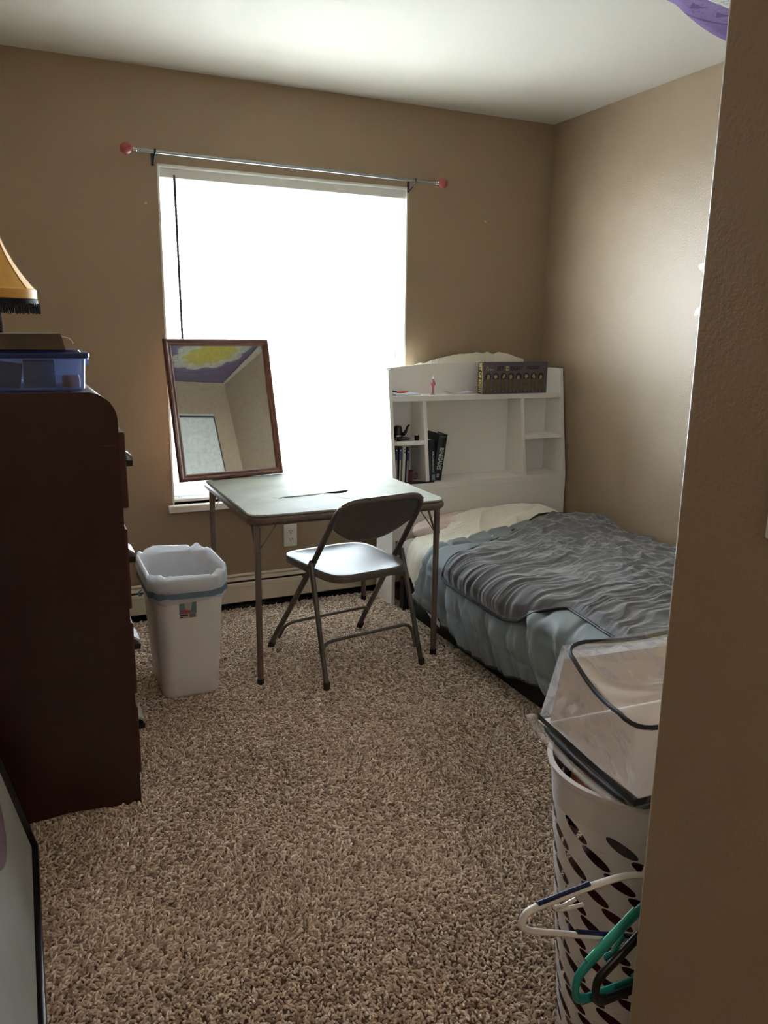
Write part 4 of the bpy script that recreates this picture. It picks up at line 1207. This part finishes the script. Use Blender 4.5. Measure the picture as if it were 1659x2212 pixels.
# quilted slate comforter
def off_comf(S, Y, u, v):
    q = .30
    a = np.abs(((S / .13) % 1) - .5) * 2; b = np.abs(((Y / .17) % 1) - .5) * 2
    seam = np.minimum(1 - a, 1 - b)
    quilt = .010 * (1 - np.exp(-(seam / .18) ** 2))
    side = sstep(.98, 1.12, S)
    warp = .05 * pn(S * 5, Y * 4, 31)
    ft = sstep(-1.38, -1.52, Y)
    sf = (1 - ft) * sstep(1.075, 1.14, S) + ft * sstep(.97, 1.03, S)
    folds = .026 * sf * pn((Y + warp) * 10 + (S - 1.0) * 8.5, S * 1.6, 21) + .016 * sf * (1 - 2 * np.abs(pn((Y + warp) * 17 + (S - 1.0) * 13, S * 2.5, 22)))
    hump = .016 * side * sstep(-.75, -1.2, Y) * np.sin(np.clip((S - .98) / .36, 0, 1) * PI)
    top_ = .006 * (1 - side) * fbm(S * 6, Y * 6, 2, 24)
    return .016 + .016 * sstep(-.86, -.66, Y) + quilt * (.55 + .45 * (1 - side)) + folds + top_ + hump + .002 * side
hemz = lambda Y: np.interp(-Y, [.5, .62, .80, .95, 1.15, 1.3, 1.55, 1.9, 2.3], [.15, .14, .122, .092, .070, .072, .12, .14, .15])
def comf_out(v):
    Yv = -.60 + (-2.26 + .60) * v
    return s_of_z(hemz(Yv))
comf_o, CP = cover('comforter', 'comforter_slate', 170, 260,
    ipf([0, .35, .55, .72, .86, 1], [-.56, -.56, -.575, -.63, -.635, -.585]), ipf([0, 1], [-2.26, -2.26]),
    lambda v: .02 + 0 * v, comf_out, off_comf, 'slate grey quilted comforter hanging down the near side of the bed', 'comforter', .010, .008)
edge = [tuple(CP[j, -1]) for j in range(0, 260, 2)]
hem = obj('binding', tube([Vector(p) + Vector((.002, 0, .002)) for p in edge], .0055, 6), 'blanket_piping', comf_o, True)

# charcoal velvet blanket on top
def off_blanket(S, Y, u, v):
    wx_ = .10 * pn(S * 2.2, Y * 2.2, 41) + .035 * pn(S * 6, Y * 6, 42)
    yy = Y + wx_ + .25 * (S - .6) * sstep(.2, .9, S) * 0.35
    r1 = 1 - np.abs(pn(yy * 12, S * 2.2, 43)) * 2.0
    r2 = 1 - np.abs(pn(yy * 24 + 2.0 * wx_, S * 4.0, 44)) * 2.2
    r3 = 1 - np.abs(pn(yy * 46 + 3.0 * wx_, S * 8.0, 45)) * 2.2
    iso = 1 - np.abs(fbm(S * 7, Y * 7, 2, 46)) * 1.6
    iso2 = 1 - np.abs(pn(S * 17 + 4 * wx_, Y * 15, 47)) * 2.0
    iso3 = 1 - np.abs(pn(S * 36, Y * 30 + 4 * wx_, 49)) * 2.0
    right = sstep(.85, .25, S + .18 * pn(S * 3, Y * 3, 50))
    patch = .55 + .45 * sstep(-.3, .3, pn(S * 4, Y * 4, 51))
    o_ = .030 + (1 - right * .7) * (.0110 * r1 + .0080 * r2 * patch + .0018 * r3) + right * (.016 * iso + .0095 * iso2 * patch + .0018 * iso3)
    o_ = o_ + .010 * fbm(S * 2.5, Y * 2.5, 2, 48)
    side = sstep(1.02, 1.16, S)
    o_ = o_ * (1 - .2 * side) + .022 * side
    flat = np.minimum(np.minimum(u, 1 - u) / .04, np.minimum(v, 1 - v) / .03)
    return .022 + (o_ - .012) * np.clip(flat, .25, 1)
def bl_out(v):
    # near edge: over the side of the bed, then stepping in toward the foot
    return np.interp(v, [0, .04, .36, .44, .50, .56, .75, 1], [s_of_z(.305), s_of_z(.295), s_of_z(.285), s_of_z(.31), .985, .93, .95, .96])
bla_o, BP = cover('velvet_blanket', 'blanket_charcoal', 300, 460,
    ipf([0, .15, .3, .5, .7, .85, 1], [-.52, -.525, -.53, -.60, -.71, -.79, -.825]), ipf([0, .8, 1], [-2.22, -2.22, -2.18]),
    lambda v: .008 + 0 * v, bl_out, off_blanket, 'charcoal velvet blanket rumpled in fine folds on top of the bed', 'blanket', .006, .03)
e1 = [Vector(BP[j, -1]) + Vector((-.003, 0, 0)) for j in range(0, 460, 2)]
obj('piping', tube(e1, .0060, 7), 'piping_dark', bla_o, True)
e2 = [Vector(BP[0, i]) + Vector((0, .002, .001)) for i in range(0, 300, 2)]
obj('piping', tube(e2, .0050, 7), 'blanket_piping', bla_o, True)
e3 = [Vector((-.10, -.515, TOPZ + .13)), ]
# bit of clutter under the headboard
o = obj('floor_scrap', tube(smooth_path([(-.985, -.335, .016), (-.960, -.33, .022), (-.94, -.345, .018), (-.925, -.34, .014)], 5), .010, 8, flat=.6), 'purple_bit', None, True)
tag(o, 'small purple scrap on the carpet under the headboard', 'scrap')

# ------------------------------------------------------------------ laundry hamper with clothes
HMX, HMY = -1.675, -2.755
hm = thing('laundry_hamper', 'tall white plastic laundry hamper pierced with slanted oval holes', 'hamper', (HMX, HMY, 0))
HMZ = .615
def hrad(z): return .148 + .052 * z / HMZ
def hpt(a, z, dr=0.0):
    r = hrad(z) + dr
    return (r * 1.0 * math.cos(a), r * .82 * math.sin(a), z)
rows, cols = 13, 12
zlo, zhi = .060, .540
dzr = (zhi - zlo) / rows; da = 2 * PI / cols
vs, fs = [], []
nel = 20
for rI in range(rows):
    for cI in range(cols):
        a0 = (cI + .5 * (rI % 2) + .25) * da; z0 = zlo + (rI + .5) * dzr
        base = len(vs)
        rad = hrad(z0)
        for k in range(nel):
            t = 2 * PI * k / nel
            # ellipse slanted in the unrolled plane (metres)
            ea, eb_ = .034, .0098
            x = ea * math.cos(t); y = eb_ * math.sin(t); phi = math.radians(-26)
            xx_ = x * math.cos(phi) - y * math.sin(phi); yy_ = x * math.sin(phi) + y * math.cos(phi)
            vs.append(hpt(a0 + xx_ / rad, z0 + yy_))
        # cell border sampled at matching directions
        hw_, hh_ = da / 2 * rad, dzr / 2
        for k in range(nel):
            v_ = vs[base + k]
            t = 2 * PI * k / nel
            x = .034 * math.cos(t); y = .0098 * math.sin(t); phi = math.radians(-26)
            dx_ = x * math.cos(phi) - y * math.sin(phi); dy_ = x * math.sin(phi) + y * math.cos(phi)
            s_ = min(hw_ / max(abs(dx_), 1e-6), hh_ / max(abs(dy_), 1e-6))
            vs.append(hpt(a0 + dx_ * s_ / rad, z0 + dy_ * s_))
        for k in range(nel):
            l = (k + 1) % nel
            fs.append((base + k, base + l, base + nel + l, base + nel + k))
        # fill the four cell corners
        cor = [(-1, -1), (1, -1), (1, 1), (-1, 1)]
        for (sx_, sy_) in cor:
            best = None
            ci = len(vs); vs.append(hpt(a0 + sx_ * da / 2, z0 + sy_ * hh_))
            # neighbouring border samples around this corner
            order = []
            for k in range(nel):
                t = 2 * PI * k / nel
                x = .034 * math.cos(t); y = .0098 * math.sin(t); phi = math.radians(-26)
                dx_ = x * math.cos(phi) - y * math.sin(phi); dy_ = x * math.sin(phi) + y * math.cos(phi)
                s_ = min(hw_ / max(abs(dx_), 1e-6), hh_ / max(abs(dy_), 1e-6))
                order.append(math.atan2(dy_ * s_ / hh_, dx_ * s_ / hw_))
            ca_ = math.atan2(sy_, sx_)
            df = [((o_ - ca_ + PI) % (2 * PI)) - PI for o_ in order]
            kp = min((d, k) for k, d in enumerate(df) if d >= 0)[1]
            kn = max((d, k) for k, d in enumerate(df) if d < 0)[1]
            fs.append((base + nel + kn, ci, base + nel + kp))
hsh = obj('mesh_wall', (vs, fs), 'hamper_white', hm, 'all')
hsh.data.normals_split_custom_set_from_vertices([Vector((v.co.x, v.co.y / .67, .02)).normalized() for v in hsh.data.vertices])
NA = 60
def hring(z, dr): return [hpt(2 * PI * k / NA, z, dr) for k in range(NA)]
obj('upper_wall', rings([hring(zhi, .0), hring(HMZ - .012, .0), hring(HMZ - .010, .006), hring(HMZ, .007), hring(HMZ, -.003), hring(zhi, -.0035)], False, False), 'hamper_white', hm, True)
obj('lower_wall', rings([hring(zlo, .0), hring(.02, .0), hring(.004, -.006), hring(.004, -.02)], False, True), 'hamper_white', hm, True)
# clothes
def lump(nm, cx_, cy_, cz_, sx, sy, sz, m, amp, seed, label, cat='clothes', fr_=2.5):
    def fn(u, v):
        a = 2 * PI * u; b = PI * (v - .5)
        x, y, z = math.cos(a) * math.cos(b), math.sin(a) * math.cos(b), math.sin(b)
        z_ = math.copysign(abs(z) ** .6, z); q = math.cos(b) ** .45 if math.cos(b) > 0 else 0
        x, y = math.cos(a) * q, math.sin(a) * q
        k = 1 + amp * float(fbm(x * fr_ + seed, y * fr_ + z * 2, 3, seed))
        return (cx_ + x * sx * k, cy_ + y * sy * k, cz_ + z_ * sz * k)
    o = obj(nm, grid(64, 36, fn, True), m, None, 'all')
    return tag(o, label, cat)
lump('red_garment', HMX, HMY, .245, .142, .116, .22, 'cloth_red', .07, 3, 'dark red garments filling the laundry hamper')
lump('grey_garment', HMX + .02, HMY - .035, .495, .150, .105, .050, 'cloth_grey', .10, 8, 'grey garment near the top of the laundry hamper')
lump('black_garment', HMX - .01, HMY + .075, .500, .140, .065, .050, 'cloth_black', .10, 12, 'black garment at the back of the laundry hamper top')
lump('peach_garment', HMX - .115, HMY + .005, .550, .055, .070, .035, 'cloth_peach', .14, 14, 'peach garment at the left under the clear bag')
lump('red_shirt', HMX - .085, HMY - .068, .566, .060, .045, .022, 'cloth_red', .14, 19, 'dark red shirt on top under the clear bag')

# ------------------------------------------------------------------ clear zip bag with black piping
cbag = thing('vinyl_bag', 'clear vinyl zip bag with black piping lying on the hamper', 'bag', (0, 0, 0))
# eight corners: (x, y, z) left/right, front/back, bottom/top
Bc = {}
Bc['lfb'] = Vector((-1.845, -2.888, .622)); Bc['lbb'] = Vector((-1.812, -2.580, .621))
Bc['lft'] = Vector((-1.842, -2.872, .752)); Bc['lbt'] = Vector((-1.789, -2.610, .789))
Bc['rfb'] = Vector((-1.460, -2.905, .622)); Bc['rbb'] = Vector((-1.420, -2.610, .621))
Bc['rft'] = Vector((-1.460, -2.885, .745)); Bc['rbt'] = Vector((-1.410, -2.640, .800))
def face(a, b, c, d, bul, seed, n=30):
    """a-b along u, a-d along v"""
    A, B_, C_, D_ = Bc[a], Bc[b], Bc[c], Bc[d]
    nrm = (B_ - A).cross(D_ - A).normalized()
    def fn(u, v):
        p = A * (1 - u) * (1 - v) + B_ * u * (1 - v) + C_ * u * v + D_ * (1 - u) * v
        e_ = (math.sin(PI * u) * math.sin(PI * v)) ** .6
        return p + nrm * (bul * e_ + .009 * e_ * float(pn(u * 4 + seed, v * 4, seed)) + .004 * e_ * float(pn(u * 11 + seed, v * 9, seed + 5)))
    return grid(n, n, fn)
for nm, q, bul, sd_ in (('film', ('lft', 'rft', 'rbt', 'lbt'), -.018, 1), ('film', ('lfb', 'lft', 'lbt', 'lbb'), -.008, 2), ('film', ('lfb', 'rfb', 'rft', 'lft'), .006, 3),
                        ('film', ('lbb', 'lbt', 'rbt', 'rbb'), .008, 4), ('film', ('lfb', 'lbb', 'rbb', 'rfb'), .002, 5), ('film', ('rfb', 'rbb', 'rbt', 'rft'), .004, 6)):
    obj(nm, face(*q, bul, sd_), 'vinyl_clear', cbag, 'all')
def loop(keys, sag, r, m='piping_dark', rc_=.05):
    ps = [Bc[k] for k in keys]
    out = []
    n = len(ps)
    for i in range(n):
        p = ps[i]; a = (ps[i - 1] - p); b = (ps[(i + 1) % n] - p)
        s = p + a.normalized() * min(rc_, a.length * .4); e = p + b.normalized() * min(rc_, b.length * .4)
        for k in range(7):
            t = k / 6
            out.append(s * (1 - t) ** 2 + p * 2 * t * (1 - t) + e * t * t)
        nx_ = ps[(i + 1) % n]; f_ = nx_ + (p - nx_).normalized() * min(rc_, b.length * .4)
        for k in range(1, 6):
            t = k / 6
            q = e * (1 - t) + f_ * t
            q = q + Vector((0, 0, -sag * math.sin(PI * t)))
            out.append(q)
    return tube(out, r, 8, closed=True)
obj('piping', loop(['lft', 'rft', 'rbt', 'lbt'], .012, .0042), 'piping_dark', cbag, True)
obj('piping', loop(['lfb', 'rfb', 'rbb', 'lbb'], .004, .0050), 'piping_dark', cbag, True)
def strip(keys, off, w):
    """flat zipper tape below the piping"""
    ps = [Bc[k] + Vector((0, 0, off)) for k in keys]; vs = []; fs = []
    for p in ps: vs += [tuple(p + Vector((-.001, 0, 0))), tuple(p + Vector((-.001, 0, -w)))]
    n = len(ps)
    for i in range(n - 1): fs.append((2 * i, 2 * i + 2, 2 * i + 3, 2 * i + 1))
    return vs, fs
obj('zip_tape', strip(['lbb', 'lfb', 'rfb'], .020, .012), 'piping_dark', cbag)
fw_ = [Bc['lbb'] + Vector((-.012, .010, .012)), Bc['lbb'] + Vector((-.018, -.05, -.004)), (Bc['lbb'] + Bc['lfb']) / 2 + Vector((-.016, 0, -.008)), Bc['lfb'] + Vector((-.004, .05, -.006)), Bc['lfb'] + Vector((.03, -.004, -.006))]
obj('crumpled_edge', tube(smooth_path(fw_, 8), .010, 8, flat=.45), 'vinyl_clear', cbag, True)
ins = thing('card_insert', 'pale pinkish card folded inside the clear bag', 'card', (0, 0, 0))
obj('floor_flap', tf(rbox(0, .36, 0, .285, 0, .0016), Matrix.Translation((-1.822, -2.872, .628)) @ Matrix.Rotation(-.02, 4, 'Z')), 'insert_card', ins)
obj('back_flap', ([(-1.800, -2.602, .630), (-1.440, -2.622, .632), (-1.440, -2.630, .752), (-1.786, -2.614, .762)], [(0, 1, 2, 3)]), 'insert_card', ins)

# ------------------------------------------------------------------ hangers hooked on the hamper rim
def hanger(nm, label, hook, rot, y, m, m2, flat, notch=True, yaw=0, w=.205, zs=1.0):
    """local: x along the bar, z up, hook neck at origin"""
    t = thing(nm, label, 'hanger', (hook[0], y, hook[1]), 0)
    t.rotation_euler = (0, rot, yaw); t.scale = (1, 1, zs)
    arm = lambda s: [(s * .012, 0, .0), (s * .05, 0, -.008), (s * .11, 0, -.032), (s * .165, 0, -.058), (s * .198, 0, -.075), (s * w, 0, -.088), (s * .200, 0, -.102), (s * .182, 0, -.1075)]
    p = arm(-1)[::-1]; q = arm(1)
    pathp = smooth_path(p + q, 5)
    body = tube(pathp, .0062, 10, flat=flat)
    obj('shoulders', body, m, t, True)
    obj('bar', tube([(-.190, 0, -.1075), (0, 0, -.1085), (.190, 0, -.1075)], .0058, 10, flat=flat), m, t, True)
    hk = smooth_path([(0, 0, -.002), (0, 0, .022), (.004, 0, .032), (.020, 0, .044), (.022, 0, .062), (.006, 0, .074), (-.012, 0, .068), (-.018, 0, .055)], 6)
    obj('hook', tube(hk, .0035, 8), 'chrome' if m2 is None else m, t, True)
    if notch:
        for s in (-1, 1):
            obj('strap_notch', tube(smooth_path([(s * .120, 0, -.050), (s * .140, 0, -.064), (s * .152, 0, -.066), (s * .142, 0, -.070), (s * .10, 0, -.058)], 5), .0032, 8), m, t, True)
    if m2:
        for s in (-1, 1):
            obj('stripe', tube([(s * .105, -.0, -.0235), (s * .15, 0, -.045), (s * .19, 0, -.0645)], .0042, 8, flat=.9), m2, t, True)
        obj('stripe', tube([(-.09, 0, -.1030), (.09, 0, -.1030)], .0040, 8), m2, t, True)
    return t
h1 = hanger('coat_hanger', 'white plastic hanger with navy stripes sticking out in front of the hamper', (-1.856, .536), .40, -2.930, 'hanger_white', 'hanger_navy', .8)
h2 = hanger('coat_hanger', 'teal plastic hanger hanging lowest on the hamper', (-1.776, .528), .04, -2.946, 'hanger_teal', 'hanger_teal_light', .9, zs=1.6)
h3 = hanger('coat_hanger', 'black plastic hanger overlapping the teal one', (-1.752, .516), .02, -2.960, 'hanger_black', None, 1.0, notch=False, zs=1.45)

# ------------------------------------------------------------------ framed poster leaning on the left wall
fp_ = thing('framed_poster', 'black framed grey poster leaning against the left wall by the floor', 'picture', (-2.756, -2.30, .012))
tl = math.asin(.185 / .80)
M = Matrix.Translation((-2.756, -2.30, .012)) @ Matrix.Rotation(-tl, 4, 'Y') @ Matrix.Rotation(PI / 2, 4, 'Z')
fp_.matrix_world = M
# local: x along the wall (+x toward the window), z up, -y toward the room
L2 = .615; hh = .78
fpb = [(-L2, 0), (L2, 0), (L2, hh), (-L2, hh)]
pr2 = [(0, .0), (0, -.018), (.004, -.022), (.014, -.022), (.018, -.016), (.018, .0)]
def rail2(a, b, da, db):
    vs = []; n = len(pr2)
    for p, d in ((a, da), (b, db)):
        for w, h in pr2: vs.append((p[0] + d[0] * w, h, p[1] + d[1] * w))
    return vs, [(i, (i + 1) % n, n + (i + 1) % n, n + i) for i in range(n)] + [tuple(range(n)), tuple(range(2 * n - 1, n - 1, -1))]
for i in range(4):
    obj('frame_rail', rail2(fpb[i], fpb[(i + 1) % 4], dg_[i], dg_[(i + 1) % 4]), 'frame_black', fp_, True)
pp = obj('poster', rbox(-L2 + .016, L2 - .016, -.008, -.004, .016, hh - .016), 'poster_grey', fp_)
def ell(cx_, cz_, a, b, m, rot=0):
    pts = [(cx_ + a * math.cos(t) * math.cos(rot) - b * math.sin(t) * math.sin(rot), cz_ + a * math.cos(t) * math.sin(rot) + b * math.sin(t) * math.cos(rot)) for t in np.linspace(0, 2 * PI, 28, endpoint=False)]
    obj('poster_print', prism(pts, -.0086, -.0078, 'y'), m, pp)
ell(.33, .40, .20, .20, 'poster_plum', .3); ell(.12, .40, .05, .12, 'poster_dark', .2)
obj('inner_line', rail2((-L2 + .03, .03), (L2 - .03, .03), (.2, .2), (-.2, .2)), 'frame_black', pp) if False else None

# ------------------------------------------------------------------ tapestry on the ceiling
q4 = [Vector((-.175, -1.305, 0)), Vector((-.035, -2.96, 0)), Vector((-1.55, -2.95, 0)), Vector((-1.45, -1.82, 0))]
def tap(u, v):
    p = q4[0] * (1 - u) * (1 - v) + q4[3] * u * (1 - v) + q4[2] * u * v + q4[1] * (1 - u) * v
    s = math.sin(PI * u) * math.sin(PI * v)
    z = HC - .006 - .055 * s - .012 * abs(math.sin(PI * u * 3)) * (1 - v) - .008 * max(0, float(pn(u * 5, v * 5, 3)))
    return (p.x, p.y, z)
o = obj('ceiling_tapestry', grid(48, 48, tap), 'tapestry_print', None, 'all', fix=False)
sd = o.modifiers.new('thick', 'SOLIDIFY'); sd.thickness = .0012; sd.offset = -1
tag(o, 'purple printed tapestry pinned to the ceiling', 'tapestry')

# ------------------------------------------------------------------ closet door seen in the mirror
dw = thing('door_1', 'white six-panel closet door in the wall facing the window', 'door', (-.575, YF, 0)); dw['kind'] = 'structure'
g = G()
for a in ((-.412, -.400, 0, 2.14), (-.400, .398, 2.128, 2.14)): g.box(a[0], a[1], 0.0005, .012, a[2], a[3], .002)
obj('casing', g, 'door_white', dw)
obj('shadow_sheet', rbox(-.40, .402, .0005, .002, .01, 2.127), 'black_gap', dw)  # black sheet on the wall stands in for the shadow around the leaf
leaf = obj('leaf', rbox(-.39, .385, .002, .010, .015, 2.108, .001), 'door_white', dw)
for cx_ in (-.185, .185):
    for z0, z1 in ((1.78, 1.98), (1.02, 1.66), (.22, .90)):
        vs = []; w_ = .115
        for (ww, yy) in ((w_, .010), (w_ - .008, .014), (w_ - .018, .0115), (w_ - .03, .015)):
            e_ = w_ - ww
            vs.append([(cx_ - ww, yy, z0 + e_), (cx_ + ww, yy, z0 + e_), (cx_ + ww, yy, z1 - e_), (cx_ - ww, yy, z1 - e_)])
        obj('panel', rings(vs, False, True), 'door_white', leaf)
obj('knob', tf(lathe([(.0001, .05), (.02, .048), (.027, .035), (.02, .02), (.012, .014), (.012, 0), (.03, 0)], 18), basis((-.34, .010, .95), (1, 0, 0), (0, 0, -1), (0, 1, 0))), 'chrome', leaf, True)
